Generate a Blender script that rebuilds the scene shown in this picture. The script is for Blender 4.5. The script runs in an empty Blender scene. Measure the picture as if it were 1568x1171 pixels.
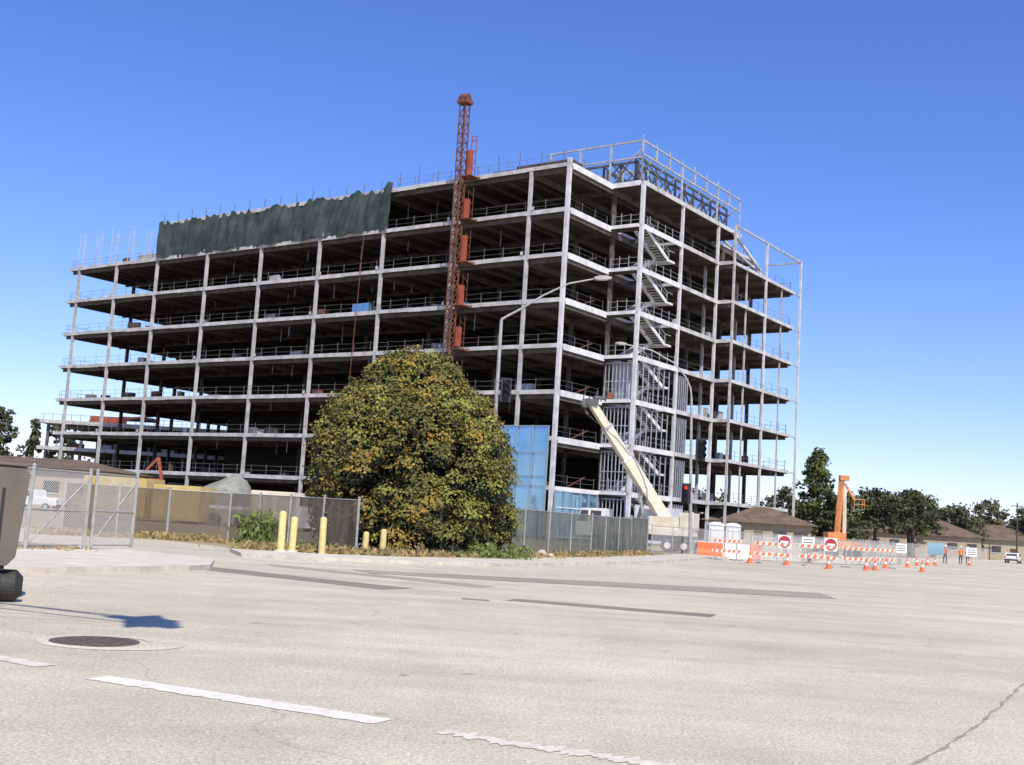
import bpy, random, math
import numpy as np
from math import sin,cos,pi,radians,sqrt,atan2
from mathutils import Vector, Matrix
random.seed(4); RNG=np.random.default_rng(7)
scene=bpy.context.scene
# ------------------------------------------------------------ materials
def newmat(name):
    m=bpy.data.materials.new(name); m.use_nodes=True
    nt=m.node_tree; b=nt.nodes['Principled BSDF']; return m,nt,b
def mat(name,c1,c2=None,scale=2.0,rough=.8,metal=0.0,bump=0.0,bscale=None,detail=6,c3=None,spec=None,emit=0):
    m,nt,b=newmat(name); N=nt.nodes; Lk=nt.links
    b.inputs['Roughness'].default_value=rough; b.inputs['Metallic'].default_value=metal
    if spec is not None: b.inputs['Specular IOR Level'].default_value=spec
    if c2 is None: c2=tuple(x*.8 for x in c1)
    tc=N.new('ShaderNodeTexCoord')
    n=N.new('ShaderNodeTexNoise'); n.inputs['Scale'].default_value=scale; n.inputs['Detail'].default_value=detail
    n.inputs['Roughness'].default_value=.65
    Lk.new(tc.outputs['Object'],n.inputs['Vector'])
    r=N.new('ShaderNodeValToRGB'); e=r.color_ramp.elements
    e[0].position=.36; e[1].position=.64
    e[0].color=(*c2,1); e[1].color=(*c1,1)
    if c3: 
        x=e.new(.5); x.color=(*c3,1)
    Lk.new(n.outputs['Fac'],r.inputs['Fac']); Lk.new(r.outputs['Color'],b.inputs['Base Color'])
    if bump:
        n2=N.new('ShaderNodeTexNoise'); n2.inputs['Scale'].default_value=bscale or scale*8; n2.inputs['Detail'].default_value=4
        Lk.new(tc.outputs['Object'],n2.inputs['Vector'])
        bp=N.new('ShaderNodeBump'); bp.inputs['Strength'].default_value=bump; bp.inputs['Distance'].default_value=.05
        Lk.new(n2.outputs['Fac'],bp.inputs['Height']); Lk.new(bp.outputs['Normal'],b.inputs['Normal'])
    if emit:
        b.inputs['Emission Color'].default_value=(*c1,1); b.inputs['Emission Strength'].default_value=emit
    return m
def asphalt_mat(name,base,crack=True):
    m,nt,b=newmat(name); N=nt.nodes; K=nt.links
    tc=N.new('ShaderNodeTexCoord'); b.inputs['Roughness'].default_value=.9; b.inputs['Specular IOR Level'].default_value=.25
    def noise(s,d=5,ro=.6,vec=None):
        n=N.new('ShaderNodeTexNoise'); n.inputs['Scale'].default_value=s; n.inputs['Detail'].default_value=d; n.inputs['Roughness'].default_value=ro
        K.new(vec or tc.outputs['Object'],n.inputs['Vector']); return n.outputs['Fac']
    def rng(x,a,b_,lo,hi):
        r=N.new('ShaderNodeMapRange'); r.inputs[1].default_value=a; r.inputs[2].default_value=b_; r.inputs[3].default_value=lo; r.inputs[4].default_value=hi
        K.new(x,r.inputs[0]); return r.outputs[0]
    def mul(a,c):
        q=N.new('ShaderNodeMath'); q.operation='MULTIPLY'; K.new(a,q.inputs[0]); K.new(c,q.inputs[1]); return q.outputs[0]
    big=rng(noise(.12,4),.3,.7,.84,1.12)
    mid=rng(noise(.9,7,.7),.3,.7,.88,1.09)
    fine=rng(noise(34,3,.8),.3,.7,.62,1.34)
    fine2=rng(noise(110,2,.8),.3,.7,.70,1.30)
    mp=N.new('ShaderNodeMapping'); mp.inputs['Rotation'].default_value=(0,0,radians(55)); mp.inputs['Scale'].default_value=(.06,.8,1)
    K.new(tc.outputs['Object'],mp.inputs['Vector'])
    streak=rng(noise(1.0,4,.6,mp.outputs[0]),.3,.7,.88,1.08)
    spots=rng(noise(2.7,2,.5),.69,.76,1.0,.66)
    v=mul(mul(mul(mul(mul(big,mid),fine),fine2),streak),spots)
    if crack:
        nd=N.new('ShaderNodeTexNoise'); nd.inputs['Scale'].default_value=.5; nd.inputs['Detail'].default_value=8
        K.new(tc.outputs['Object'],nd.inputs['Vector'])
        va=N.new('ShaderNodeVectorMath'); va.operation='MULTIPLY_ADD'; va.inputs[1].default_value=(2.5,2.5,0)
        K.new(nd.outputs['Color'],va.inputs[0]); K.new(tc.outputs['Object'],va.inputs[2])
        vo=N.new('ShaderNodeTexVoronoi'); vo.feature='DISTANCE_TO_EDGE'; vo.inputs['Scale'].default_value=.10
        K.new(va.outputs[0],vo.inputs['Vector'])
        v=mul(v,rng(vo.outputs['Distance'],0,.003,.80,1.0))
    mx=N.new('ShaderNodeVectorMath'); mx.operation='SCALE'; mx.inputs[0].default_value=base; K.new(v,mx.inputs['Scale'])
    K.new(mx.outputs[0],b.inputs['Base Color'])
    bp=N.new('ShaderNodeBump'); bp.inputs['Strength'].default_value=.35; bp.inputs['Distance'].default_value=.01
    K.new(fine,bp.inputs['Height']); K.new(bp.outputs['Normal'],b.inputs['Normal'])
    return m
def mesh_mat(name,col,thr,cell=.06,fabric=0.0,noisy=0.0):
    """chain link: real transparent gaps between wires, driven by the panel's UV (metres)"""
    m,nt,b=newmat(name); N=nt.nodes; K=nt.links
    b.inputs['Base Color'].default_value=(*col,1); b.inputs['Roughness'].default_value=.6
    uv=N.new('ShaderNodeUVMap'); sp=N.new('ShaderNodeSeparateXYZ'); K.new(uv.outputs[0],sp.inputs[0])
    def mth(op,a,b_=None):
        q=N.new('ShaderNodeMath'); q.operation=op
        for i,x in enumerate((a,b_)):
            if x is None: continue
            if isinstance(x,(int,float)): q.inputs[i].default_value=x
            else: K.new(x,q.inputs[i])
        return q.outputs[0]
    def band(x): 
        fr=mth('FRACT',mth('DIVIDE',x,cell)); return mth('LESS_THAN',mth('ABSOLUTE',mth('SUBTRACT',fr,.5)),thr)
    a=band(mth('ADD',sp.outputs[0],sp.outputs[1])); c=band(mth('SUBTRACT',sp.outputs[0],sp.outputs[1]))
    w=mth('MAXIMUM',a,c)
    if fabric:
        nz=N.new('ShaderNodeTexNoise'); nz.inputs['Scale'].default_value=1.3; nz.inputs['Detail'].default_value=5
        mpp=N.new('ShaderNodeMapping'); mpp.inputs['Scale'].default_value=(2.2,.5,1); K.new(uv.outputs[0],mpp.inputs['Vector'])
        K.new(mpp.outputs[0],nz.inputs['Vector'])
        f=N.new('ShaderNodeMapRange'); f.inputs[1].default_value=.3; f.inputs[2].default_value=.7
        f.inputs[3].default_value=max(0,fabric-noisy); f.inputs[4].default_value=min(1,fabric+noisy)
        K.new(nz.outputs['Fac'],f.inputs[0]); w=mth('MAXIMUM',mth('MULTIPLY',w,.95),f.outputs[0])
        cr=N.new('ShaderNodeValToRGB'); cr.color_ramp.elements[0].position=.3; cr.color_ramp.elements[1].position=.7
        cr.color_ramp.elements[0].color=(*[x*.55 for x in col],1); cr.color_ramp.elements[1].color=(*[x*1.4 for x in col],1)
        K.new(nz.outputs['Fac'],cr.inputs[0]); K.new(cr.outputs[0],b.inputs['Base Color'])
    tr=N.new('ShaderNodeBsdfTransparent'); mx=N.new('ShaderNodeMixShader'); out=N['Material Output']
    K.new(w,mx.inputs[0]); K.new(tr.outputs[0],mx.inputs[1]); K.new(b.outputs[0],mx.inputs[2]); K.new(mx.outputs[0],out.inputs['Surface'])
    return m
M={}
M['dirt']=mat('dirt',(.42,.33,.19),(.29,.22,.125),.35,.95,bump=.4,bscale=6,c3=(.36,.285,.165))
M['asphalt']=asphalt_mat('asphalt',(.60,.53,.385))
M['patch']=asphalt_mat('asphalt_patch',(.26,.23,.17),False)
M['patch2']=asphalt_mat('asphalt_patch_light',(.37,.33,.245),False)
M['collar']=asphalt_mat('asphalt_collar',(.66,.59,.44),False)
M['walk']=mat('sidewalk_concrete',(.70,.63,.49),(.56,.50,.39),1.2,.9,bump=.2,bscale=30)
M['kerb']=mat('kerb_concrete',(.66,.59,.46),(.44,.39,.31),2,.9)
M['paint']=mat('road_paint',(.88,.85,.76),(.72,.65,.51),9,.7)
M['paint_worn']=mat('road_paint_worn',(.78,.71,.57),(.60,.53,.40),7,.8)
M['tar']=mat('tar',(.28,.23,.15),(.42,.35,.24),6,.8)
M['iron']=mat('cast_iron',(.20,.15,.10),(.115,.09,.063),20,.6,.3)
M['slab_edge']=mat('slab_edge',(.60,.585,.555),(.36,.35,.33),.8,.75)
M['slab_white']=mat('slab_edge_galvanised',(.80,.79,.77),(.54,.53,.52),.7,.6)
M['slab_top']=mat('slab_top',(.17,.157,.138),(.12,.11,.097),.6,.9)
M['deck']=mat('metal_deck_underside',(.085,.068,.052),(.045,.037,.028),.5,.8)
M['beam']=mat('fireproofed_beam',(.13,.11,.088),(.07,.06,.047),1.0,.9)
M['column']=mat('steel_column',(.56,.55,.525),(.34,.33,.315),1.0,.6,.05)
M['column_b']=mat('steel_column_light',(.72,.71,.69),(.47,.46,.45),.8,.55,.05)
M['dark_fill']=mat('near_black_fill',(.04,.034,.028),(.024,.021,.018),.4,.9)  # near-black fill, stands in for deep interior shade
M['steel']=mat('galvanised_steel',(.58,.58,.57),(.37,.37,.365),2,.5,.25)
M['steel_d']=mat('dark_steel',(.17,.17,.165),(.09,.09,.088),2,.6,.3)
M['rail']=mat('guard_rail',(.27,.26,.25),(.14,.135,.13),3,.6,.3)
M['rust']=mat('red_oxide_steel',(.21,.078,.042),(.11,.042,.026),1.2,.75)
M['redpaint']=mat('red_paint',(.40,.09,.042),(.24,.055,.03),1.5,.65)
M['tarp']=mat('green_netting',(.066,.086,.070),(.018,.032,.027),.45,.85,bump=.5,bscale=4,c3=(.036,.055,.046))
M['glass']=mat('blue_glass',(.34,.56,.72),(.22,.42,.58),.18,.06,.75,spec=.8)
M['mull']=mat('mullion',(.36,.42,.48),(.28,.34,.4),3,.4,.3)
M['drywall']=mat('sheathing',(.60,.60,.62),(.48,.48,.50),.8,.8)
M['stud']=mat('stud',(.54,.56,.62),(.36,.38,.44),2,.45,.3)
M['cream']=mat('cream_paint',(.80,.72,.54),(.62,.55,.40),1.5,.45)
M['white']=mat('white_paint',(.80,.79,.75),(.66,.65,.61),1.2,.5)
M['black']=mat('black_plastic',(.02,.02,.02),(.03,.03,.03),5,.5)
M['rubber']=mat('rubber',(.025,.023,.02),(.04,.036,.03),8,.7)
M['yellow']=mat('yellow_paint',(.80,.66,.28),(.64,.51,.20),5,.6)
M['yellowc']=mat('container_yellow',(.64,.49,.19),(.46,.34,.12),.8,.7)
M['orange']=mat('safety_orange',(.85,.19,.06),(.70,.14,.04),4,.55)
M['orangel']=mat('lift_orange',(.70,.27,.09),(.50,.18,.055),1,.5)
M['pole']=mat('pole_steel',(.46,.45,.41),(.32,.31,.28),4,.5,.2)
M['wglass']=mat('window_glass',(.03,.035,.04),(.02,.02,.025),2,.08,spec=.8)
M['taupe']=mat('taupe_paint',(.15,.125,.09),(.115,.095,.07),2.5,.6,bump=.1)
M['bark']=mat('bark',(.11,.075,.05),(.06,.042,.03),5,.95,bump=.6,bscale=20)
M['roofbrown']=mat('shingle_roof',(.19,.13,.085),(.11,.075,.05),.8,.9)
M['stucco']=mat('stucco',(.42,.34,.24),(.33,.27,.19),.8,.9)
M['redl']=mat('red_lens',(.9,.03,.02),(.8,.03,.02),5,.3,emit=1.0)
M['darkl']=mat('dark_lens',(.05,.03,.02),None,5,.3)
M['mound']=mat('gravel',(.32,.31,.25),(.2,.195,.155),1.5,.95,bump=.8,bscale=6)
M['grass']=mat('dry_grass',(.42,.30,.13),(.25,.19,.07),3,.9)
M['skin']=mat('skin',(.45,.28,.2),None,3,.6)
M['denim']=mat('denim',(.06,.07,.11),None,6,.9)
M['carred']=mat('car_red',(.45,.04,.04),None,1,.3)
M['carsil']=mat('car_silver',(.5,.5,.52),None,1,.3,.4)
M['tail']=mat('tail_light',(.6,.02,.02),None,2,.3)
def leafmat(name,a,b_,c,scale=.6):
    m=mat(name,a,b_,scale,.75,c3=c,detail=3); return m
M['lf_och']=leafmat('leaf_ochre',(.37,.225,.036),(.15,.12,.022),(.26,.175,.03),1.0)
M['lf_olv']=leafmat('leaf_olive',(.20,.175,.032),(.075,.088,.018),(.135,.13,.024),1.0)
M['lf_gry']=leafmat('leaf_yellowgreen',(.30,.29,.04),(.13,.145,.025),(.21,.21,.033),1.0)
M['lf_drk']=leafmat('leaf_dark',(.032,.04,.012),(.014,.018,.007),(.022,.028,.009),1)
M['lf_pine']=leafmat('leaf_pine',(.09,.10,.032),(.035,.045,.018),(.06,.072,.025),.25)
M['lf_euc']=leafmat('leaf_eucalyptus',(.14,.125,.05),(.06,.06,.03),(.09,.088,.038),.25)
M['lf_pop']=leafmat('leaf_poplar',(.12,.155,.03),(.045,.065,.016),(.08,.11,.023),.3)
M['lf_weed']=leafmat('leaf_weed',(.18,.23,.045),(.08,.11,.025),(.13,.17,.035),2)
M['chain']=mesh_mat('chain_link',(.60,.57,.52),.10,.07)
M['brownfab']=mesh_mat('brown_slat_fence',(.125,.098,.067),.08,.12,.72,.16)
M['greenfab']=mesh_mat('green_screen_fence',(.13,.14,.105),.08,.12,.78,.14)
# ------------------------------------------------------------ mesh builder
class MB:
    def __init__(s): s.v=[];s.f=[];s.m=[];s.mats=[]
    def mi(s,k):
        k=M[k]
        if k not in s.mats: s.mats.append(k)
        return s.mats.index(k)
    def add(s,vs,fs,k):
        o=len(s.v); i=s.mi(k); s.v+= [tuple(p) for p in vs]
        for f in fs: s.f.append(tuple(o+x for x in f)); s.m.append(i)
    def box(s,c,d,k,rz=0):
        x,y,z=d[0]/2,d[1]/2,d[2]/2; cr,sr=cos(rz),sin(rz)
        vs=[(c[0]+a*x*cr-b*y*sr,c[1]+a*x*sr+b*y*cr,c[2]+e*z) for e in(-1,1) for a,b in((-1,-1),(1,-1),(1,1),(-1,1))]
        s.add(vs,[(3,2,1,0),(4,5,6,7),(0,1,5,4),(1,2,6,5),(2,3,7,6),(3,0,4,7)],k)
    def beam(s,p0,p1,w,h,k):
        p0=Vector(p0);p1=Vector(p1);d=(p1-p0).normalized()
        up=Vector((0,0,1)) if abs(d.z)<.98 else BV
        sd=d.cross(up).normalized(); u=sd.cross(d).normalized()
        vs=[p+sd*(a*w/2)+u*(b*h/2) for p in(p0,p1) for a,b in((-1,-1),(1,-1),(1,1),(-1,1))]
        s.add(vs,[(3,2,1,0),(4,5,6,7),(0,1,5,4),(1,2,6,5),(2,3,7,6),(3,0,4,7)],k)
    def cyl(s,p0,p1,r0,r1,k,n=8,caps=True):
        p0=Vector(p0);p1=Vector(p1);d=(p1-p0).normalized()
        up=Vector((0,0,1)) if abs(d.z)<.9 else Vector((1,0,0))
        a=d.cross(up).normalized(); b=d.cross(a)
        vs=[p+(a*cos(2*pi*i/n)+b*sin(2*pi*i/n))*r for p,r in((p0,r0),(p1,r1)) for i in range(n)]
        fs=[(i,(i+1)%n,n+(i+1)%n,n+i) for i in range(n)]
        if caps: fs+=[tuple(range(n))[::-1],tuple(range(n,2*n))]
        s.add(vs,fs,k)
    def tube(s,pts,r0,r1,k,n=8):
        m=len(pts)-1
        for i in range(m):
            s.cyl(pts[i],pts[i+1],r0+(r1-r0)*i/m,r0+(r1-r0)*(i+1)/m,k,n)
    def prism(s,poly,z0,z1,kt,ks=None,kb=None):
        n=len(poly)
        vs=[(x,y,z0) for x,y in poly]+[(x,y,z1) for x,y in poly]
        s.add(vs,[tuple(range(n,2*n))],kt)
        s.add(vs,[tuple(range(n))[::-1]],kb or kt)
        s.add(vs,[(i,(i+1)%n,n+(i+1)%n,n+i) for i in range(n)],ks or kt)
    def extr(s,prof,org,ax,ay,az,w,k):
        """profile (a,b) in plane ax/az extruded along ay by +-w/2"""
        n=len(prof); org=Vector(org)
        vs=[org+ax*a+az*b+ay*(e*w/2) for e in(-1,1) for a,b in prof]
        s.add(vs,[tuple(range(n))[::-1],tuple(range(n,2*n))]+[(i,(i+1)%n,n+(i+1)%n,n+i) for i in range(n)],k)
    def obj(s,name,parent=None,org=(0,0,0),bevel=0,smooth=False):
        me=bpy.data.meshes.new(name); o=Vector(org)
        me.from_pydata([tuple(Vector(p)-o) for p in s.v],[],s.f); 
        for x in s.mats: me.materials.append(x)
        me.polygons.foreach_set('material_index',s.m)
        if smooth: me.polygons.foreach_set('use_smooth',[True]*len(me.polygons))
        me.update(); ob=bpy.data.objects.new(name,me); ob.location=o; scene.collection.objects.link(ob)
        if bevel:
            b=ob.modifiers.new('bevel','BEVEL'); b.width=bevel; b.segments=2; b.limit_method='ANGLE'
        if parent is not None:
            ob.parent=parent; ob.matrix_parent_inverse=Matrix.Translation(-parent.location)
        return ob
def empty(name,loc=(0,0,0)):
    e=bpy.data.objects.new(name,None); e.location=loc; e.empty_display_size=.5; scene.collection.objects.link(e); return e
# ------------------------------------------------------------ building frame coords
aA=radians(-54.58)
AX=Vector((sin(aA),cos(aA),0)); BX=Vector((sin(aA+pi/2),cos(aA+pi/2),0)); BV=BX
C0=Vector((4.326,109.08,0)); UZ=Vector((0,0,1))
def W(s,t,z=0): return C0+AX*s+BX*t+UZ*z
def W2(s,t): p=W(s,t); return (p.x,p.y)
RZA=atan2(-AX.y,-AX.x)
Z={1:0.15,2:5.0}
for k in range(3,10): Z[k]=9.63+(k-3)*4.4
e=.18
bld=empty('steel_frame_building',W(38,20))
main=[(-e,-e),(79,-e),(79,43),(0,43.3),(-5.3-e,43.5),(-5.3-e,25.9-e),(-3.6-e,25.9-e),(-3.6-e,15.6),(-e,15.6)]
roofp=[(-e,-e),(61,-e),(61,43),(-.2,43),(-.2,31),(-3.6-e,31),(-3.6-e,7.9-e),(-e,7.9-e)]
sl=MB()
for k in range(2,10):
    z=Z[k]; P=main if k<9 else roofp
    P=[W2(*p) for p in P]
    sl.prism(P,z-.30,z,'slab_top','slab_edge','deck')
    if k<9:
        q=[W2(*p) for p in [(-3.6-e,7.9-e),(-e-.01,7.9-e),(-e-.01,9.2),(-3.6-e,9.2)]]
        sl.prism(q,z-.28,z-.01,'slab_top','slab_white','deck')
    xs=79 if k<9 else 61
    def fas(a,b_,kk,h=.62,w=.10):
        p0=W(*a,z-h/2+.04);p1=W(*b_,z-h/2+.04); sl.beam(p0,p1,w,h,kk)
    xx=.2
    while xx<xs-.1:
        x2=min(xs,xx+4.7); fas((xx,-e-.05+random.uniform(-.008,.008)),(x2-.02,-e-.05),'slab_edge',.40+random.uniform(-.03,.04)); xx=x2
    fas((-e-.05,.2),(-e-.05,7.9-e),'slab_white',.58)
    if k<9:
        fas((-e,7.9-e-.05),(-3.4,7.9-e-.05),'slab_white',.34)
        fas((-3.6-e-.05,8.15),(-3.6-e-.05,16.4),'slab_white',.50)
        fas((-3.6-e-.05,16.8),(-3.6-e-.05,25.7),'slab_edge',.42)
        fas((-3.6-e,25.9-e-.05),(-5.1,25.9-e-.05),'slab_edge',.38)
        fas((-5.3-e-.05,26.1),(-5.3-e-.05,43.5),'slab_edge',.36)
        fas((-5.3,43.55),(79,43.05),'slab_edge',.42)
        fas((79.05,0),(79.05,43),'slab_edge',.42)
    else:
        fas((-e,7.9-e-.05),(-3.4,7.9-e-.05),'slab_white',.5)
        fas((-3.6-e-.05,8.15),(-3.6-e-.05,31),'slab_edge',.45)
        fas((61.05,0),(61.05,43),'slab_edge',.5)
sl.prism([W2(*p) for p in [(-6,-1.5),(80,-1.5),(80,44),(-6,44)]],.0,.15,'slab_top')
sl.obj('floor_slabs',bld)
SC=[0,4.4,13.8,23.2,32.6,42,51.4,60.8,69,77]
TC=[0,8.6,17.2,25.9,34.4,43]
bm=MB()
for k in range(2,10):
    z=Z[k]-.30
    for s_ in SC:
        if k==9 and s_>61: continue
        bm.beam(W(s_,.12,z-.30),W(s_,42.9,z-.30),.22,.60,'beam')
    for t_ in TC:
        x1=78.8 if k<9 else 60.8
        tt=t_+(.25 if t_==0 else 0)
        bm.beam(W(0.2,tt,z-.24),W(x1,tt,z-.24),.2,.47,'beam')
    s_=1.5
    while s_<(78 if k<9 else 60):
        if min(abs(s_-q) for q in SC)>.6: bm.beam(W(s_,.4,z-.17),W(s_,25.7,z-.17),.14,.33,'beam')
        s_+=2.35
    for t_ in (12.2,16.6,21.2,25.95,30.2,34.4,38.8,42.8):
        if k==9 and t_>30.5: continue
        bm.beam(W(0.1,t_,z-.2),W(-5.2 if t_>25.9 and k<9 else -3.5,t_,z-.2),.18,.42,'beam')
bm.obj('floor_beams',bld)
cl=MB()
def column(s_,t_,z0,z1,w=.36,k='column'):
    c=W(s_,t_,(z0+z1)/2)
    for d in(-1,1):
        q=W(s_,t_+d*w*.42,(z0+z1)/2); cl.box(q,(w,w*.16,z1-z0),k,RZA)
    cl.box(c,(w*.2,w*.70,z1-z0),k,RZA)
    for d in(-1,1):
        q=W(s_+d*w*.40,t_,(z0+z1)/2)
        cl.box(q,(w*.10,w*.66,z1-z0),k,RZA)
for s_ in SC:
    for t_ in TC:
        top=Z[9] if s_<61 else Z[8]
        if t_==0:
            top=top-.02
            column(s_,-.10,0.1,top,.31 if s_ else .37,'column' if s_ else 'column_b')
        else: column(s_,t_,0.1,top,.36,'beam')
column(0.0,-.10,Z[9],Z[9]+.5,.36,'column_b')
for t_,top in((7.9,Z[9]),(16.6,Z[9]),(25.3,Z[9])):
    column(-3.7,t_,.1,top,.36 if t_<10 else .28,'column_b')
for t_ in (25.9,34.8,45.4):
    column(-5.5,t_,.1,35.7,.23,'column_b' if t_>30 else 'column')
for t_ in(29.8,40): column(-5.3,t_,.1,Z[8]-.1,.16,'column')
for t_ in(25.9,34.4,42.8): column(-2,t_,.1,Z[8]-.1,.28,'column')
cl.beam(W(-5.5,25.9,35.75),W(-5.5,45.5,35.75),.18,.22,'steel')
cl.beam(W(-5.5,45.4,35.75),W(-1,45.4,35.75),.18,.2,'steel')
for k in range(3,9):
    cl.beam(W(-5.5,43.4,Z[k]-.2),W(-5.5,45.4,Z[k]-.2),.12,.16,'steel')
    cl.beam(W(-5.5,43.5,Z[k]-.2),W(-3,45.4,Z[k]-.2),.10,.13,'steel')
    for s_ in SC[1:]:
        cl.box(W(s_,-.262,Z[k]-.22),(.6,.04,.38),'column',RZA)
        if random.random()<.6: cl.box(W(s_+random.choice([-.5,.5]),-.3,Z[k]+.25),(.25,.12,.35),'column',RZA)
cl.beam(W(-4.6,27,Z[8]+3.8),W(-4.6,35,Z[8]+1.0),.25,.3,'column_b')
cl.beam(W(-1.5,31,Z[9]-.3),W(-4.2,38,Z[8]+.5),.2,.25,'column')
cl.obj('columns',bld)
dark_fill=MB()  # dark blocks added to darken the interior and stop sky showing through
dark_fill.prism([W2(*p) for p in [(17,14.5),(62,14.5),(62,29),(17,29)]],.16,Z[9]-.31,'dark_fill')
dark_fill.prism([W2(*p) for p in [(4,20),(12,20),(12,33),(4,33)]],.16,Z[9]-.31,'dark_fill')
dark_fill.prism([W2(*p) for p in [(20,36),(76,36),(76,36.3),(20,36.3)]],.16,Z[4],'dark_fill')
dark_fill.obj('added_dark_blocks',bld)
rl=MB()
def rail(a,b_,z,step=2.35,h=1.1,k='rail',r=.026):
    a=Vector((a[0],a[1]));b2=Vector((b_[0],b_[1])); L=(b2-a).length; n=max(1,int(L/step))
    for i in range(n+1):
        q=a+(b2-a)*i/n; hh=h*(1+.15*random.random()); rl.cyl(W(q.x,q.y,z),W(q.x+random.uniform(-.05,.05),q.y,z+hh),r,r,k,4)
    for hh in(.55,1.05):
        for i in range(n):
            q=a+(b2-a)*i/n;q2=a+(b2-a)*(i+1)/n
            rl.cyl(W(q.x,q.y,z+hh+random.uniform(-.05,.05)),W(q2.x,q2.y,z+hh+random.uniform(-.05,.05)),r*.55,r*.55,k,4,False)
for k in range(2,10):
    z=Z[k]; x1=79 if k<9 else 22
    rail((0.3,.15),(x1,.15),z)
    rail((.15,.3),(.15,7.6),z)
    if k<9:
        rail((-3.5,16.5),(-3.5,25.5),z); rail((-5.2,26.2),(-5.2,43),z); rail((-.3,7.95),(-3.4,7.95),z,.9,1.15,'steel',.035)
        rail((78.8,.3),(78.8,20),z); rail((0,42.8),(-5.2,42.8),z)
        rail((-3.55,8.2),(-3.55,16.4),z,1.4,1.15,'steel',.03)
        for t_ in(.2,4,8): rl.cyl(W(78.9,t_,z-.1),W(80.2,t_,z+.05),.05,.05,'steel',5)
    else:
        rail((.15,31),(.15,43),z)
for i in range(16):
    s_=61.5+i*1.16; h=4.6+random.uniform(-1.3,.9)
    rl.cyl(W(s_,.1 if i%3 else 1.5,Z[8]),W(s_+random.uniform(-.25,.25),.1 if i%3 else 1.5,Z[8]+h),.05,.05,'steel',5)
for s_ in np.arange(1,62,2.6):
    rl.cyl(W(s_,.3,Z[9]),W(s_,.3,Z[9]+random.uniform(1.2,2.4 if s_<22 else 1.5)),.045,.045,'steel_d',5)
rl.obj('guard_rails',bld)
st=MB()
for k in range(1,8):
    z0=Z[k]; z1=Z[k+1]; zm=(z0+z1)/2
    for s_ in(-3.45,-2.05):
        st.beam(W(s_,9.3,z1-.1),W(s_,14.2,zm-.1),.08,.38,'slab_white')
    for s_ in(-1.75,-.45):
        st.beam(W(s_,14.2,zm-.1),W(s_,9.3,z0-.1),.08,.38,'slab_white')
    n=12
    for i in range(n):
        f=(i+.5)/n
        st.box(W(-2.75,9.3+4.9*f,z1+(zm-z1)*f),(1.35,.38,.06),'column',RZA)
        st.box(W(-1.1,14.2-4.9*f,zm+(z0-zm)*f),(1.25,.38,.06),'column',RZA)
    st.prism([W2(*p) for p in [(-3.6,14.2),(-.3,14.2),(-.3,15.4),(-3.6,15.4)]],zm-.25,zm-.05,'slab_white')
    for s_ in(-3.5,):
        st.cyl(W(s_,9.3,z1+.95),W(s_,14.2,zm+.95),.04,.04,'steel',5)
        st.cyl(W(s_,9.3,z1+.5),W(s_,14.2,zm+.5),.025,.025,'steel',5)
        st.cyl(W(s_,14.2,zm+.95),W(s_,15.4,zm+.95),.04,.04,'steel',5)
        for i in range(5): 
            f=i/4; st.cyl(W(s_,9.3+4.9*f,z1+(zm-z1)*f),W(s_,9.3+4.9*f,z1+(zm-z1)*f+.95),.03,.03,'steel',5)
st.obj('stairs',bld)
gw=MB()
for k in range(1,5):
    z0=Z[k]+.02; z1=Z[k+1]-.7
    t_=16.8
    while t_<19.6: gw.box(W(-3.6,t_,(z0+z1)/2),(.12,.05,z1-z0),'stud',RZA); t_+=.45
    s_=-.3
    while s_>-3.3: gw.box(W(s_,8.05,(z0+z1)/2),(.05,.12,z1-z0),'stud',RZA); s_-=.42
    if k>1:
        t_=8.5
        while t_<16.3: gw.box(W(-3.72,t_,(z0+z1)/2),(.1,.05,z1-z0),'stud',RZA); t_+=1.1
    for zz in(z0+.1,(z0+z1)/2,z1): gw.beam(W(-.3,8.05,zz),W(-3.3,8.05,zz),.1,.08,'stud')
gw.prism([W2(*p) for p in [(-.3,9.3),(-3.3,9.3),(-3.3,9.4),(-.3,9.4)]],Z[4]+.02,Z[5]-.6,'drywall')
gw.prism([W2(*p) for p in [(-3.62,9.5),(-3.62,19.6),(-3.5,19.6),(-3.5,9.5)]],.2,3.9,'drywall')
xs_=[.45,2.2,4.0,5.8,7.6,9.4,11.2,13.0,14.8]; zs_=[.35,2.7,5.0,5.9,8.1,10.6]
for i in range(len(xs_)-1):
    for j in range(len(zs_)-1):
        a_=xs_[i]+.04;b_=xs_[i+1]-.04;z0=zs_[j]+.04;z1=zs_[j+1]-.04;r4=[-.38+random.uniform(-.02,.02) for _ in range(4)]
        gw.add([W(a_,r4[0],z0),W(b_,r4[1],z0),W(b_,r4[2],z1),W(a_,r4[3],z1)],[(0,1,2),(0,2,3)],'glass')
for s_ in xs_: gw.box(W(s_,-.45,5.45),(.09,.16,10.3),'mull',RZA)
for zz in zs_: gw.beam(W(.4,-.45,zz),W(14.9,-.45,zz),.14,.09,'mull')
gw.prism([W2(*p) for p in [(-.42,-.1),(-.34,-.1),(-.34,7.5),(-.42,7.5)]],.3,4.6,'glass')
for t_ in(-.1,1.4,2.9,4.4,5.9,7.5): gw.box(W(-.45,t_,2.45),(.18,.1,4.5),'mull',RZA)
for zz in(.35,3.1,4.65): gw.beam(W(-.45,-.1,zz),W(-.45,7.5,zz),.16,.1,'slab_white')
gw.obj('curtain_wall_and_studs',bld)
rf=MB()
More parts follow.
